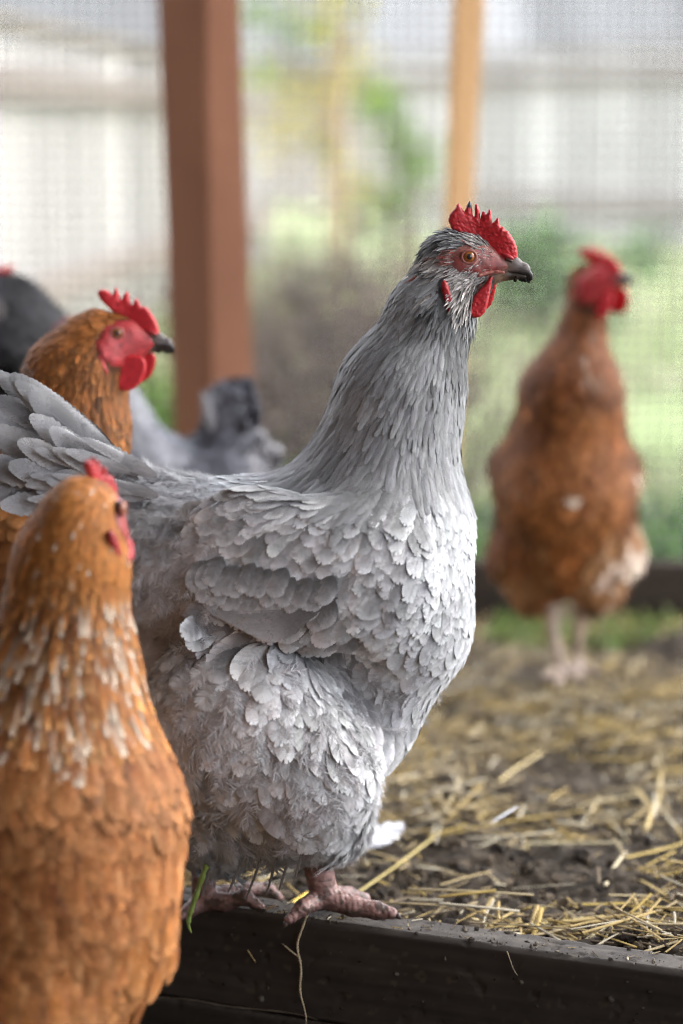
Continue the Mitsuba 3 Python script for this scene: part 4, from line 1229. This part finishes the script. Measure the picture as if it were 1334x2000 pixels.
for _ in range(22):
    y_ = rng.uniform(500, 720)
    wisp(rim((560, y_), (860, y_), DM + rng.normal(0, .012)), rng.uniform(-20, -8), rng.uniform(4, 24), rng.uniform(4, 8), (.52, .53, .55))
for _ in range(24):
    x_ = rng.uniform(268, 440)
    wisp(rim((x_, 850), (x_, 1000), DM + rng.normal(0, .015)), rng.uniform(-26, -8), rng.uniform(-14, -2), rng.uniform(4, 8), (.55, .56, .58))
for _ in range(20):
    y_ = rng.uniform(1480, 1640)
    wisp(rim((860, y_), (600, y_), DM + rng.normal(0, .03)), rng.uniform(4, 18), rng.uniform(14, 36), rng.uniform(5, 9), (.48, .48, .49))
for _ in range(14):
    y_ = rng.uniform(640, 900)
    wisp(rim((1000, y_), (850, y_), DM + rng.normal(0, .015)), rng.uniform(2, 12), rng.uniform(14, 30), rng.uniform(4, 7), (.55, .56, .58))
for _ in range(40):   # soft pale fluff of the far thigh below the breast
    y_ = rng.uniform(1310, 1400)
    wisp(rim((930, y_), (700, y_), DM + .03 + rng.normal(0, .014)), rng.uniform(4, 22), rng.uniform(14, 34), 12, (.44, .41, .37))
finish_plumage(key)
head_parts(key, HM, F, GREY_COMB, GREY_WATTLE, (.50, .018, .025), 'grey')
PINK = (.27, .155, .14)
SL = lambda q: [(a, b, d, r * .84) for a, b, d, r in q]
leg(key, SL([(600, 1560, -.02, 46), (612, 1650, -.018, 36), (632, 1738, -.018, 31)]),
    [SL(q) for q in [[(640, 1752, -.018, 30), (690, 1770, -.022, 22), (735, 1778, -.026, 19), (765, 1784, -.030, 13)], [(636, 1750, -.010, 26), (680, 1748, .012, 18), (712, 1756, .022, 13)], [(622, 1756, -.020, 25), (592, 1772, -.034, 17), (565, 1796, -.040, 11)]]], PINK, DM, seed=1)
leg(key, SL([(430, 1560, .02, 44), (398, 1660, .022, 32), (398, 1742, .022, 27)]),
    [SL(q) for q in [[(400, 1756, .022, 27), (440, 1762, .016, 19), (478, 1752, .012, 17), (508, 1772, .010, 10)], [(408, 1752, .030, 24), (480, 1738, .050, 17), (522, 1736, .060, 15), (545, 1754, .064, 10)], [(392, 1762, .022, 24), (368, 1780, .012, 15), (350, 1790, .006, 9)]]], PINK, DM, seed=2)

# ------------------------------------------------------------------ the other hens
RUST = {
    'head': pal((.20, .07, .02), (.36, .13, .030), (.44, .18, .045), (.30, .10, .025), .18),
    'neck': pal((.09, .03, .01), (.29, .105, .026), (.44, .20, .065), (.17, .055, .016), .34),
    'mane': pal((.08, .026, .009), (.27, .10, .028), (.46, .24, .095), (.16, .052, .016), .36),
    'back': pal((.17, .055, .018), (.30, .110, .034), (.37, .155, .055), (.45, .225, .095), .16),
    'breast': pal((.15, .05, .016), (.34, .135, .042), (.44, .20, .07), (.36, .15, .05), .14),
    'wing': pal((.22, .08, .025), (.36, .14, .04), (.44, .20, .075), (.22, .08, .03), .22),
    'thigh': pal((.35, .20, .10), (.46, .25, .11), (.55, .34, .19), (.50, .30, .16), .16),
    'pale': pal((.6, .52, .45), (.66, .58, .52), (.70, .64, .6), (.7, .64, .6), .08),
}


def flecked(prob, hack=False):
    """some feathers carry a white spot before the tip"""
    def fn(x, cols, kinds, rng):
        p = prob(x)
        m = ((rng.random(len(x)) < p) & ((kinds == 'hackle') | (not hack)))[:, None]
        white = np.array([.72, .62, .50]) * rng.uniform(.75, 1.1, (len(x), 1))
        root, mid, tip, edge = cols
        return [root, np.where(m & (rng.random((len(x), 1)) < .5), .45 * mid + .55 * white, mid), np.where(m, white, tip), edge]
    return fn


def start(key, D, label):
    used.add(key)
    tag(key, label, 'hen')
    F = Field()
    c = lambda a, b, r1, r2, s=(1, 1, 1), k=.014, da=0, db=0: F.cone(W(a[0], a[1], D + da), W(b[0], b[1], D + db), r1 * ppm(D), r2 * ppm(D), s, None, k)
    return F, c


def finish_body(key, F, H, base, red, h=.0044, face=((932, 522), .024, .021)):
    v, f = body_mesh(F, h)
    col = np.tile(np.array(base), (len(v), 1))
    if H is not None:
        b = H.back(v)
        e = ((b[:, 0] - hp(face[0][0], 0)[0]) / face[1]) ** 2 + ((b[:, 2] - hp(0, face[0][1])[2]) / face[2]) ** 2
        m = (1 - sstep(.85, 1.1, e))[:, None]
        col = col * (1 - m) + np.array(red) * (.35 + 1.1 * meshkit.fbm(v * 420, 3, 4)[:, None]) * m
        v = v + F.grad(v) * ((meshkit.fbm(v * 520, 2, 8)[:, None] - .5) * .0022 * m)
    vs = v - F.grad(v) * .0045 * (1 - m) if H is not None else v
    put('tmp_body', vs, f, 'skin_mat', col)
    scene[key] = scene.pop('tmp_body'); used.discard('tmp_body')
    return v, f


def bare(H, face=((932, 522), .021, .018)):
    rs = np.random.default_rng(1)

    def fn(x):
        h = H.back(x)
        e = ((h[:, 0] - hp(face[0][0], 0)[0]) / face[1]) ** 2 + ((h[:, 2] - hp(0, face[0][1])[2]) / face[2]) ** 2
        eye = ((h[:, 0] - hp(912, 0)[0]) ** 2 + (h[:, 2] - hp(0, 500)[2]) ** 2) < .0095 ** 2
        return eye | (e < 1) | (h[:, 0] > hp(955, 0)[0]) & (h[:, 2] > -.03)
    return fn


def t(g):
    """guide shorthand"""
    return g


# --- foreground hen, left: seen from behind, head turned away to the right
D = 1.47
key = 'rust_hen'
F, c = start(key, D, 'blurred rust-brown hen with white-flecked neck in the left foreground, face turned away')
H = Head(W(177, 1006, D), math.radians(66), math.radians(-4), .92)
H.skull(F)
c((150, 1010), (140, 1090), 60, 92, k=.02)
c((140, 1090), (118, 1300), 94, 140, k=.03)
c((115, 1310), (95, 1500), 140, 225, k=.03, db=-.01)
c((85, 1620), (95, 1760), 268, 238, k=.04, da=-.01, db=-.02)
c((95, 1760), (110, 1980), 222, 150, k=.04, da=-.02, db=-.03)
c((230, 1600), (270, 1850), 110, 45, (1, .8, 1), .02, -.03, -.05)      # the folded wing
c((40, 1980), (90, 2080), 130, 120, k=.03, da=-.07, db=-.07)           # tail end and thigh
body = finish_body(key, F, H, (.11, .045, .018), (.36, .07, .065), face=((944, 518), .020, .017))
g = [(150, 940, -.8, .5, 30, 6, 'hackle', 8, 8, 'head'), (215, 945, -.4, .6, 24, 6, 'hackle', 8, 8, 'head'), (90, 1010, -.4, 1, 50, 9, 'hackle', 8, 8, 'head'), (180, 1010, -.3, 1, 40, 8, 'hackle', 8, 8, 'head'), (225, 1060, -.1, 1, 44, 8, 'hackle', 8, 8, 'head'),
     (60, 1110, -.45, 1, 74, 13, 'hackle', 8, 7, 'neck'), (150, 1110, -.15, 1, 74, 13, 'hackle', 8, 7, 'neck'), (230, 1130, .05, 1, 70, 12, 'hackle', 8, 7, 'neck'),
     (30, 1220, -.35, 1, 96, 16, 'hackle', 7, 7, 'mane'), (140, 1220, -.05, 1, 100, 18, 'hackle', 7, 7, 'mane'), (240, 1230, .15, 1, 94, 16, 'hackle', 7, 7, 'neck'), (30, 1320, -.3, 1, 92, 14, 'hackle', 7, 8, 'mane'), (140, 1330, 0, 1, 92, 14, 'hackle', 7, 8, 'mane'), (260, 1320, .2, 1, 100, 14, 'hackle', 7, 8, 'neck'),
     (60, 1420, -.1, 1, 110, 52, 'contour', 7, 9, 'back'), (180, 1430, .05, 1, 104, 56, 'contour', 7, 9, 'back'), (290, 1430, .25, 1, 96, 46, 'contour', 7, 9, 'back'),
     (40, 1560, 0, 1, 100, 66, 'contour', 7, 12, 'back'), (170, 1560, .05, 1, 98, 64, 'contour', 7, 12, 'back'), (310, 1570, .2, 1, 96, 54, 'contour', 7, 10, 'back'),
     (60, 1700, .1, 1, 108, 68, 'contour', 7, 12, 'back'), (200, 1700, .1, 1, 108, 66, 'contour', 7, 12, 'back'), (340, 1700, 0, 1, 110, 52, 'contour', 6, 8, 'wing'), (300, 1810, -.2, 1, 130, 52, 'contour', 6, 8, 'wing'), (60, 1810, .3, 1, 124, 68, 'contour', 8, 12, 'wing'), (200, 1840, .3, 1, 120, 60, 'contour', 7, 12, 'wing'), (120, 1950, .3, .9, 120, 64, 'contour', 8, 14, 'back'), (280, 1900, -.1, 1, 140, 46, 'contour', 5, 8, 'wing')]


def fl(x):
    u = (x[:, 0] / (x[:, 1] * 1.02) * FPX + 667)
    z = x[:, 2]
    a = W(0, 1120, D)[2]; b = W(0, 1430, D)[2]
    return np.where((z < a) & (z > b), .36, np.where(z < b, .03, .05)) * np.where(u < 255, 1, .35)


plume(key, F, body, g, RUST, D, 2, nb=16, loft=.5, dens=1.75, parts=170, skip=bare(H, ((944, 518), .0175, .0145)), fleck=flecked(fl, True))
rng = np.random.default_rng(6)
wq = RUST['wing'][:4]
for i in range(4):
    loose_feather(key, 'quill', 16, W(300 - 8 * i, 1800, D - .045 - .004 * i), W(305 - 12 * i, 1938 + 12 * i, D - .040 - .006 * i), np.array([.75, -.6, .1]), 17 * ppm(D), [np.array(q) * rng.uniform(.9, 1.3) for q in wq], rng, curl=.04, name='flight_feather')
finish_plumage(key)
SMALL = [(244 + (a - 244) * .62, 700 + (b - 700) * .55) for a, b in BROWN_WATTLE]
head_parts(key, H, F, BROWN_COMB, SMALL, (.42, .035, .04), 'brown', dirt=False, comb_scale=.86)

for dx in (40, 170):
    xx = W(dx, 1900, D)[0]
    FOOT = lambda z, yy=D: (lambda q: (q[0], q[1]))((lambda r: (667 + FPX * (xx) / (yy * math.cos(PITCH) + (CAM_H - z) * math.sin(PITCH)), 1000 - FPX * (((z - CAM_H) * math.cos(PITCH) + yy * math.sin(PITCH)) / (yy * math.cos(PITCH) + (CAM_H - z) * math.sin(PITCH)))))(0))
    A_, B_, C2 = FOOT(-.03), FOOT(-.10), FOOT(-.166)
    leg(key, [(*A_, 0, 34), (*B_, 0, 22), (*C2, 0, 19)], [[(*C2, 0, 18), (C2[0] + 40, C2[1] + 4, .03, 12), (C2[0] + 70, C2[1] + 6, .05, 8)], [(*C2, 0, 18), (C2[0] + 10, C2[1] - 2, .05, 12), (C2[0] + 14, C2[1] - 2, .075, 8)], [(*C2, 0, 18), (C2[0] - 40, C2[1] + 2, .03, 12), (C2[0] - 64, C2[1] + 2, .045, 8)], [(*C2, 0, 15), (C2[0] - 10, C2[1], -.03, 8)]], (.5, .38, .2), D, h=.0018, seed=4)

# --- hen at the left, head in profile
D = 1.90
key = 'rust_hen_001'
F, c = start(key, D, 'rust-brown hen looking right in profile, its red-faced head above the sharp grey hen\'s tail')
H = Head(W(225, 661, D), 0, 0.0, .95)
H.skull(F)
c((185, 676), (150, 730), 50, 76, (1, .72, 1), k=.012)
c((150, 730), (130, 850), 80, 98, k=.03)
c((130, 860), (60, 1010), 100, 140, k=.04)
c((60, 1050), (-180, 1060), 150, 150, (1, 1.15, 1), k=.04)
c((-180, 1040), (-330, 940), 110, 60, (1, .8, 1), k=.04)
c((-60, 1130), (-20, 1220), 110, 70, k=.03)
body = finish_body(key, F, H, (.16, .06, .02), (.46, .045, .05), .0048)
g = [(170, 618, -.9, .4, 26, 6, 'hackle', 10, 8, 'head'), (120, 650, -.6, .8, 36, 8, 'hackle', 9, 8, 'head'), (165, 690, -.4, 1, 34, 8, 'hackle', 9, 8, 'neck'), (80, 720, -.4, 1, 54, 11, 'hackle', 8, 8, 'neck'), (150, 770, -.1, 1, 60, 12, 'hackle', 8, 8, 'neck'), (220, 790, .1, 1, 56, 11, 'hackle', 8, 8, 'neck'),
     (110, 870, -.3, 1, 74, 16, 'hackle', 7, 8, 'neck'), (200, 880, .0, 1, 74, 16, 'hackle', 7, 8, 'neck'), (60, 980, -.6, .7, 74, 40, 'contour', 7, 9, 'breast'), (150, 1010, -.1, 1, 70, 36, 'contour', 7, 9, 'breast'), (0, 1080, -.8, .5, 80, 50, 'contour', 8, 9, 'back'), (-150, 980, -1, .2, 80, 50, 'contour', 8, 9, 'back'), (40, 1150, -.3, 1, 80, 46, 'fluff', 9, 14, 'breast'), (-250, 950, -1, -.2, 90, 40, 'contour', 8, 9, 'back')]
plume(key, F, body, g, RUST, D, 3, nb=9, loft=1.5, dens=1.5, parts=60, skip=bare(H, ((932, 520), .022, .020)))
finish_plumage(key)
head_parts(key, H, F, BROWN_COMB, BROWN_WATTLE, (.60, .022, .03), 'brown', lid=(.40, .12, .10))
leg(key, [(-60, 1190, 0, 22), (-56, 1300, 0, 15), (-50, 1402, 0, 13)], [[(-48, 1406, 0, 12), (-20, 1412, -.01, 9), (10, 1418, -.015, 6)], [(-48, 1406, .0, 12), (-20, 1406, .03, 9), (0, 1410, .05, 6)], [(-52, 1406, 0, 10), (-80, 1412, 0, 6)]], (.5, .38, .2), D, h=.0018, seed=4)

# --- hen at the right, facing the camera, head turned right
D = 2.50
key = 'rust_hen_002'
F, c = start(key, D, 'rust-brown hen standing on straw at the right behind the grey hen, breast towards the viewer')
H = Head(W(1163, 552, D), math.radians(-38), math.radians(12), .92)
H.skull(F)
c((1152, 565), (1138, 640), 30, 31, k=.02)
c((1138, 640), (1118, 760), 31, 72, k=.03, db=-.02)
c((1115, 780), (1105, 930), 94, 126, (1, 1.05, 1), k=.04, da=-.01, db=-.01)
c((1105, 940), (1105, 1050), 126, 104, (1, 1.2, 1), k=.04, da=.02, db=.02)
c((1110, 960), (1110, 900), 110, 90, k=.04, da=.09, db=.16)
for sx in (-1, 1):
    c((1104 + sx * 112, 900), (1104 + sx * 106, 1030), 30, 26, (1, 1.5, 1), .012, .02, .05)
    c((1104 + sx * 84, 1080), (1104 + sx * 66, 1145), 68, 44, k=.025, da=.03, db=.02)
body = finish_body(key, F, H, (.14, .055, .02), (.42, .03, .035), .005)
g = [(1130, 540, -.7, .7, 26, 7, 'hackle', 9, 8, 'head'), (1120, 600, -.2, 1, 40, 10, 'hackle', 9, 8, 'neck'), (1150, 640, 0, 1, 40, 11, 'hackle', 9, 8, 'neck'), (1090, 700, -.3, 1, 52, 15, 'hackle', 8, 8, 'neck'), (1170, 700, .25, 1, 52, 15, 'hackle', 8, 8, 'neck'),
     (1040, 790, -.35, 1, 56, 21, 'hackle', 8, 9, 'neck'), (1120, 790, 0, 1, 56, 30, 'contour', 8, 9, 'breast'), (1190, 790, .3, 1, 56, 21, 'hackle', 8, 9, 'neck'), (1110, 900, 0, 1, 60, 38, 'contour', 8, 12, 'breast'), (1040, 920, -.1, 1, 60, 38, 'contour', 8, 12, 'breast'), (1180, 920, .1, 1, 60, 38, 'contour', 8, 12, 'breast'), (975, 900, 0, 1, 64, 34, 'contour', 7, 9, 'flank'), (1240, 920, 0, 1, 64, 34, 'contour', 7, 9, 'flank'), (972, 1000, 0, 1, 64, 34, 'contour', 7, 9, 'flank'), (1236, 1000, 0, 1, 64, 34, 'contour', 7, 9, 'flank'),
     (1100, 1040, 0, 1, 60, 36, 'contour', 9, 12, 'wing'), (1238, 1070, 0, 1, 60, 30, 'fluff', 12, 16, 'pale'), (1215, 1040, 0, 1, 60, 30, 'fluff', 12, 16, 'thigh'), (1100, 1150, 0, 1, 50, 28, 'fluff', 10, 16, 'wing'), (1020, 1140, -.1, 1, 60, 34, 'fluff', 12, 16, 'thigh'), (1190, 1150, .1, 1, 60, 34, 'fluff', 12, 16, 'thigh'), (970, 1100, -.1, 1, 60, 34, 'fluff', 12, 16, 'thigh'), (1245, 1120, .1, 1, 60, 34, 'fluff', 12, 16, 'thigh'), (962, 1095, 0, 1, 60, 30, 'fluff', 12, 16, 'cream'), (975, 1150, 0, 1, 60, 30, 'fluff', 12, 16, 'cream'), (1225, 1160, 0, 1, 60, 30, 'fluff', 12, 16, 'cream'), (985, 1060, 0, 1, 60, 36, 'contour', 10, 12, 'wing')]


def fr(x):
    u, z = x[:, 0] / (x[:, 1] * 1.02) * FPX + 667, x[:, 2]
    s = lambda px, py, r: np.exp(-(((u - px) / r) ** 2 + ((z - W(px, py, D)[2]) / (r * ppm(D))) ** 2))
    return np.clip(.5 * s(1128, 700, 18) + .5 * s(1098, 905, 14) + .5 * s(1092, 945, 14) + .6 * s(1235, 885, 14) + .2 * s(1130, 640, 24) + s(1225, 1075, 34), 0, .9)


RUST['flank'] = pal((.13, .045, .016), (.22, .085, .026), (.30, .13, .045), (.16, .06, .02), .2)
RUST['cream'] = pal((.45, .36, .28), (.55, .44, .34), (.62, .52, .42), (.6, .5, .4), .12)
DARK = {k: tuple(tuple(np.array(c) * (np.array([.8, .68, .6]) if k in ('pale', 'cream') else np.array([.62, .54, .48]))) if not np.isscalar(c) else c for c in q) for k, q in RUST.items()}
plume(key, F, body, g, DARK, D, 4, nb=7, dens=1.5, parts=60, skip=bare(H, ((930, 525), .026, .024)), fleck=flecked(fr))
finish_plumage(key)
head_parts(key, H, F, BROWN_COMB, BROWN_WATTLE, (.58, .015, .025), 'brown', dirt=False, lid=(.36, .03, .03))
SH = (.50, .38, .30)
leg(key, [(1075, 1180, .02, 20), (1080, 1230, .01, 10), (1096, 1306, -.005, 7)], [[(1096, 1308, -.005, 8), (1092, 1326, -.035, 9), (1088, 1340, -.055, 6)], [(1096, 1308, -.005, 8), (1116, 1320, -.03, 8), (1128, 1330, -.045, 6)], [(1096, 1308, -.005, 8), (1072, 1318, -.02, 8), (1062, 1324, -.03, 6)], [(1098, 1306, 0, 10), (1104, 1302, .025, 6)]], SH, D, h=.002, seed=6)
leg(key, [(1140, 1180, .03, 20), (1132, 1230, .03, 10), (1128, 1296, .03, 7)], [[(1128, 1298, .03, 8), (1130, 1312, .0, 9), (1134, 1322, -.02, 6)], [(1128, 1298, .03, 8), (1150, 1306, .01, 8), (1162, 1312, .0, 6)], [(1128, 1298, .03, 8), (1112, 1306, .01, 8)], [(1130, 1296, .035, 10), (1136, 1292, .06, 6)]], SH, D, h=.002, seed=7)

# --- black hen at the left edge
D = 2.45
BLACK = {'b': pal((.008, .008, .009), (.014, .014, .016), (.03, .03, .034), (.02, .02, .022), .2)}
key = 'black_hen'
F, c = start(key, D, 'black hen at the left edge, only its dark back and red comb tip showing')
H = Head(W(2, 592, D), math.radians(178), 0.0, .95)
H.skull(F)
c((-30, 610), (-10, 680), 40, 70, k=.03)
c((-12, 690), (10, 700), 110, 105, (1, 1.1, 1), k=.05)
c((20, 720), (10, 900), 120, 110, (1, 1.2, 1), k=.05)
c((60, 740), (150, 800), 60, 40, (1, .7, 1), k=.04)
body = finish_body(key, F, H, (.012, .012, .013), (.02, .012, .012), .0052)
g = [(-20, 600, .6, .8, 40, 10, 'hackle', 8, 8, 'b'), (30, 640, .9, .6, 56, 30, 'contour', 7, 9, 'b'), (100, 660, .8, .8, 60, 34, 'contour', 7, 9, 'b'), (0, 800, .3, 1, 60, 34, 'contour', 8, 10, 'b'), (100, 780, .8, .7, 64, 34, 'contour', 7, 9, 'b')]
plume(key, F, body, g, BLACK, D, 5, nb=7, dens=1.4, parts=0, skip=bare(H))
finish_plumage(key)
head_parts(key, H, F, BROWN_COMB, BROWN_WATTLE, (.58, .02, .03), 'brown', dirt=False, lobes=False)
for dx in (-25, 45):
    leg(key, [(dx, 980, 0, 24), (dx + 3, 1120, 0, 14), (dx, 1300, 0, 12)], [[(dx, 1304, 0, 11), (dx - 30, 1312, 0, 6)], [(dx, 1304, 0, 11), (dx - 20, 1316, -.04, 6)], [(dx, 1304, 0, 11), (dx - 22, 1308, .04, 6)], [(dx, 1304, 0, 10), (dx + 20, 1306, 0, 6)]], (.12, .11, .1), D, h=.0022, seed=9)

# --- second grey hen, far behind the first one's back, head hidden
D = 2.40
SLATE = {'l': pal((.13, .13, .15), (.23, .235, .265), (.31, .32, .355), (.31, .32, .35), .12), 'd': pal((.05, .052, .062), (.10, .105, .125), (.19, .20, .235), (.15, .155, .18), .16), 'p': pal((.22, .22, .235), (.30, .30, .32), (.36, .36, .38), (.34, .34, .36), .1)}
key = 'grey_hen_001'
F, c = start(key, D, 'slate-grey hen behind the sharp grey hen\'s back, tail raised before the thick post')
H = Head(W(150, 690, D), math.radians(176), -.1, .9)
H.skull(F)
c((165, 710), (215, 800), 42, 50, k=.03)
c((220, 810), (255, 900), 52, 84, k=.03)
c((265, 950), (420, 975), 92, 88, (1, 1.2, 1), k=.04)
c((430, 900), (442, 805), 50, 46, (1, .8, 1), k=.03)
c((470, 930), (505, 905), 52, 30, (1, .9, 1), k=.03)
c((330, 1010), (340, 1080), 100, 70, k=.03)
body = finish_body(key, F, H, (.13, .13, .14), (.42, .03, .035), .005)
g = [(240, 800, .6, .9, 56, 15, 'hackle', 8, 8, 'l'), (290, 870, .8, .7, 60, 32, 'contour', 8, 9, 'l'), (260, 920, .4, 1, 60, 32, 'contour', 8, 9, 'l'), (360, 900, 1, .2, 60, 34, 'contour', 8, 9, 'd'), (330, 980, .7, .6, 60, 36, 'contour', 8, 9, 'l'), (430, 850, .1, -1, 62, 34, 'contour', 9, 10, 'd'), (450, 790, .5, -.9, 56, 30, 'contour', 12, 12, 'd'), (480, 800, 1, .1, 50, 28, 'contour', 14, 14, 'd'), (440, 930, .5, -.5, 56, 34, 'contour', 9, 12, 'd'), (510, 890, .8, -.3, 50, 28, 'fluff', 12, 18, 'p'), (480, 960, .6, .6, 60, 34, 'fluff', 12, 16, 'l')]
plume(key, F, body, g, SLATE, D, 6, nb=7, dens=1.4, parts=40, skip=bare(H))
rng = np.random.default_rng(9)
for rx, ry, tx, ty, dy, q in [(425, 870, 396, 765, -.03, 'p'), (430, 860, 412, 775, -.02, 'l'), (445, 860, 440, 752, .0, 'd'), (450, 860, 470, 752, .01, 'd'), (455, 860, 494, 768, .01, 'd'), (460, 865, 505, 790, .0, 'd'), (440, 860, 455, 748, .02, 'd')]:
    loose_feather(key, 'quill', 12, W(rx, ry, D + dy * .5), W(tx, ty, D + dy), np.array([.1, -1, .2]), (9 if q == 'p' else 19) * ppm(D), SLATE[q][:4], rng, curl=-.12 if tx > 430 else .02)
finish_plumage(key)
head_parts(key, H, F, BROWN_COMB, BROWN_WATTLE, (.5, .02, .03), 'brown', dirt=False)
for dx in (325, 385):
    leg(key, [(dx, 1090, 0, 24), (dx + 3, 1200, 0, 14), (dx, 1312, 0, 12)], [[(dx, 1316, 0, 11), (dx - 30, 1322, 0, 6)], [(dx, 1316, 0, 11), (dx - 20, 1326, -.04, 6)], [(dx, 1316, 0, 11), (dx - 22, 1318, .04, 6)], [(dx, 1316, 0, 10), (dx + 20, 1318, 0, 6)]], (.4, .3, .26), D, h=.0022, seed=9)

# ------------------------------------------------------------------ small things on and by the timber
def wire(key, pts, r, col, mat='matte_mat', k=6):
    p = np.array(pts); tt = np.linspace(0, len(p) - 1, 60)
    from scipy.interpolate import CubicSpline
    p = CubicSpline(np.arange(len(p)), p)(tt)
    t_ = unit(np.gradient(p, axis=0)); a = unit(np.cross(t_, [0.1, 1, .2])); b = np.cross(t_, a)
    ang = np.arange(k) * 2 * np.pi / k
    rad = r * np.interp(tt, [0, len(pts) * .6, len(pts) - 1], [1, .9, .3]) * (1 + .15 * np.sin(tt * 9))
    v = (p[:, None] + rad[:, None, None] * (np.cos(ang)[None, :, None] * a[:, None] + np.sin(ang)[None, :, None] * b[:, None])).reshape(-1, 3)
    i, j = np.meshgrid(np.arange(len(p) - 1), np.arange(k), indexing='ij')
    q, s = (i * k + j).ravel(), (i * k + (j + 1) % k).ravel()
    return put(key, v, np.vstack([np.stack([q, s, s + k], -1), np.stack([q, s + k, q + k], -1)]), mat, col)


def on_front(px, py, off=.0015):
    """the point of the timber's front face that a pixel shows"""
    r = FWD + (px - 667) / FPX * np.array([1.0, 0, 0]) - (py - 1000) / FPX * UP
    s = (1.686 - off) / (r[1] + .43 * r[0])
    return CAM + r * s


R0 = [(612, 1775, .004), (598, 1792, .004), (588, 1820, .003), (581, 1850, .002), (588, 1890, .003), (586, 1930, .002), (594, 1968, .007), (597, 2010, .008)]
wire('hanging_rootlet', [on_front(a, b, o) for a, b, o in R0], .0008, (.50, .42, .28)); tag('hanging_rootlet', 'thin pale rootlet hanging down the front of the timber below the grey hen\'s foot', 'rootlet')
wire('hanging_rootlet__side_shoot', [on_front(a, b, o) for a, b, o in [(584, 1868, .003), (574, 1862, .003), (562, 1852, .003), (551, 1843, .002)]], .0006, (.42, .34, .22))
wire('rootlet', [on_front(a, b, .002) for a, b in [(990, 1858), (998, 1880), (1004, 1895), (1012, 1906)]], .00045, (.30, .25, .17)); tag('rootlet', 'tiny dry rootlet stuck to the front of the timber right of the feet', 'rootlet')
wire('bent_straw', [on_front(a, b, .002) for a, b in [(484, 1856), (492, 1868), (500, 1880)]], .0005, (.42, .32, .16)); tag('bent_straw', 'short bit of straw stuck to the front of the timber left of the hanging rootlet', 'straw stalk')
wire('rootlet_001', [on_front(a, b, .006) for a, b in [(300, 1950), (380, 1954), (450, 1966), (540, 1975), (620, 1992)]], .0007, (.10, .085, .065)); tag('rootlet_001', 'long dark root along the seam at the bottom of the timber', 'rootlet')
rng = np.random.default_rng(31)
n = 420
ico = trimesh.creation.icosphere(1, 1.0); nv = len(ico.vertices)
x = rng.uniform(-.2, .26, n); sz = .0004 + .0015 * rng.random(n) ** 6
top_ = rng.random(n) < .8
yy = BEAM(x) + np.where(top_, rng.random(n) ** 1.5 * .034 + .002, -.0004); zz = np.where(top_, sz * .3, -.004 - .068 * rng.random(n))
V = ico.vertices[None] * rng.uniform(.6, 1.5, (n, 1, 3)) * sz[:, None, None] * (1 + rng.normal(0, .18, (n, nv, 1))) + np.stack([x, yy, zz], -1)[:, None]
cc = np.array([(.10, .085, .07), (.05, .04, .034), (.17, .15, .12), (.03, .025, .02)])[rng.integers(0, 4, n)] * np.where(top_, 1, .5)[:, None]
put('grit', V.reshape(-1, 3), (np.array(ico.faces)[None] + nv * np.arange(n)[:, None, None]).reshape(-1, 3), 'matte_mat', np.repeat(cc, nv, 0), smooth=False)
tag('grit', 'crumbs of dry mud and grit sticking to the dark timber edging', 'grit', kind='stuff')
n = 46
x = rng.uniform(-.18, .25, n)
P = np.stack([x, BEAM(x) + rng.uniform(.003, .034, n), np.full(n, .0012)], -1)
v, f, c_ = straws(P, rng.uniform(0, 3.1, n), rng.normal(0, .05, n), rng.uniform(.004, .014, n), rng.uniform(.0006, .0014, n), STRAW[rng.integers(0, 6, n)], rng)
put('straw_chaff', v, f, 'matte_mat', c_, smooth=False); tag('straw_chaff', 'bits of straw chaff lying on top of the dark timber edging', 'straw', kind='stuff')
# green grass blade beside the hidden left foot
gb = [W(a, b, 1.66) for a, b in [(404, 1690), (392, 1722), (376, 1770), (368, 1800), (374, 1822)]]
k = wire('grass_blade', gb, .0020, (.16, .22, .05), 'leaf_mat'); used.add('grass_blade'); tag('grass_blade', 'green grass blade hanging beside the grey hen\'s left foot', 'grass blade')
wire('straw_bit', [W(520, 1775, 1.705), W(532, 1771, 1.70), W(540, 1767, 1.70)], .0009, (.6, .52, .4)); tag('straw_bit', 'small pale straw bit on top of the timber between the two feet', 'straw stalk')
# white downy feather lying on the soil behind the hen's front foot
rng = np.random.default_rng(3)
for i, (a, b, a2, b2, hw) in enumerate([(700, 1650, 790, 1598, 26), (1010, 1575, 960, 1600, 12)]):
    Fz = [np.array([.72, .74, .80])] * 4
    k = free('fallen_feather')
    P0, P1 = W(a, b, 1.86), W(a2, b2, 1.90)
    D_ = unit(P1 - P0)
    v, f, c_, n = feather_mesh('fluff', 16, P0[None], unit(np.array([[.1, -.5, .8]])), D_[None], np.array([np.linalg.norm(P1 - P0)]), np.array([hw * ppm(1.86)]), np.array([.1]), [q[None] for q in Fz], np.array([i]))
    used.discard(k); put(k, v, f, 'feather_mat', c_, n)
    tag(k, ['white downy feather lying on the soil right of the grey hen\'s thigh', 'tiny white feather lying on the soil among the straw at the centre right'][i], 'feather')
# a few feathers soiled black hanging at the belly's lower edge
for i, (a, b, a2, b2) in enumerate([(520, 1650, 480, 1760), (545, 1660, 520, 1750), (470, 1690, 445, 1745), (560, 1690, 545, 1740), (410, 1700, 395, 1750), (590, 1665, 575, 1720)]):
    loose_feather('grey_hen', 'hackle', 8, W(a, b, DM - .05 - .004 * i), W(a2, b2, DM - .052 - .004 * i), np.array([.1, -1, .1]), 2.2 * ppm(DM), [np.array([.09, .08, .07])] * 4, rng, curl=.05, name='soiled_feather')
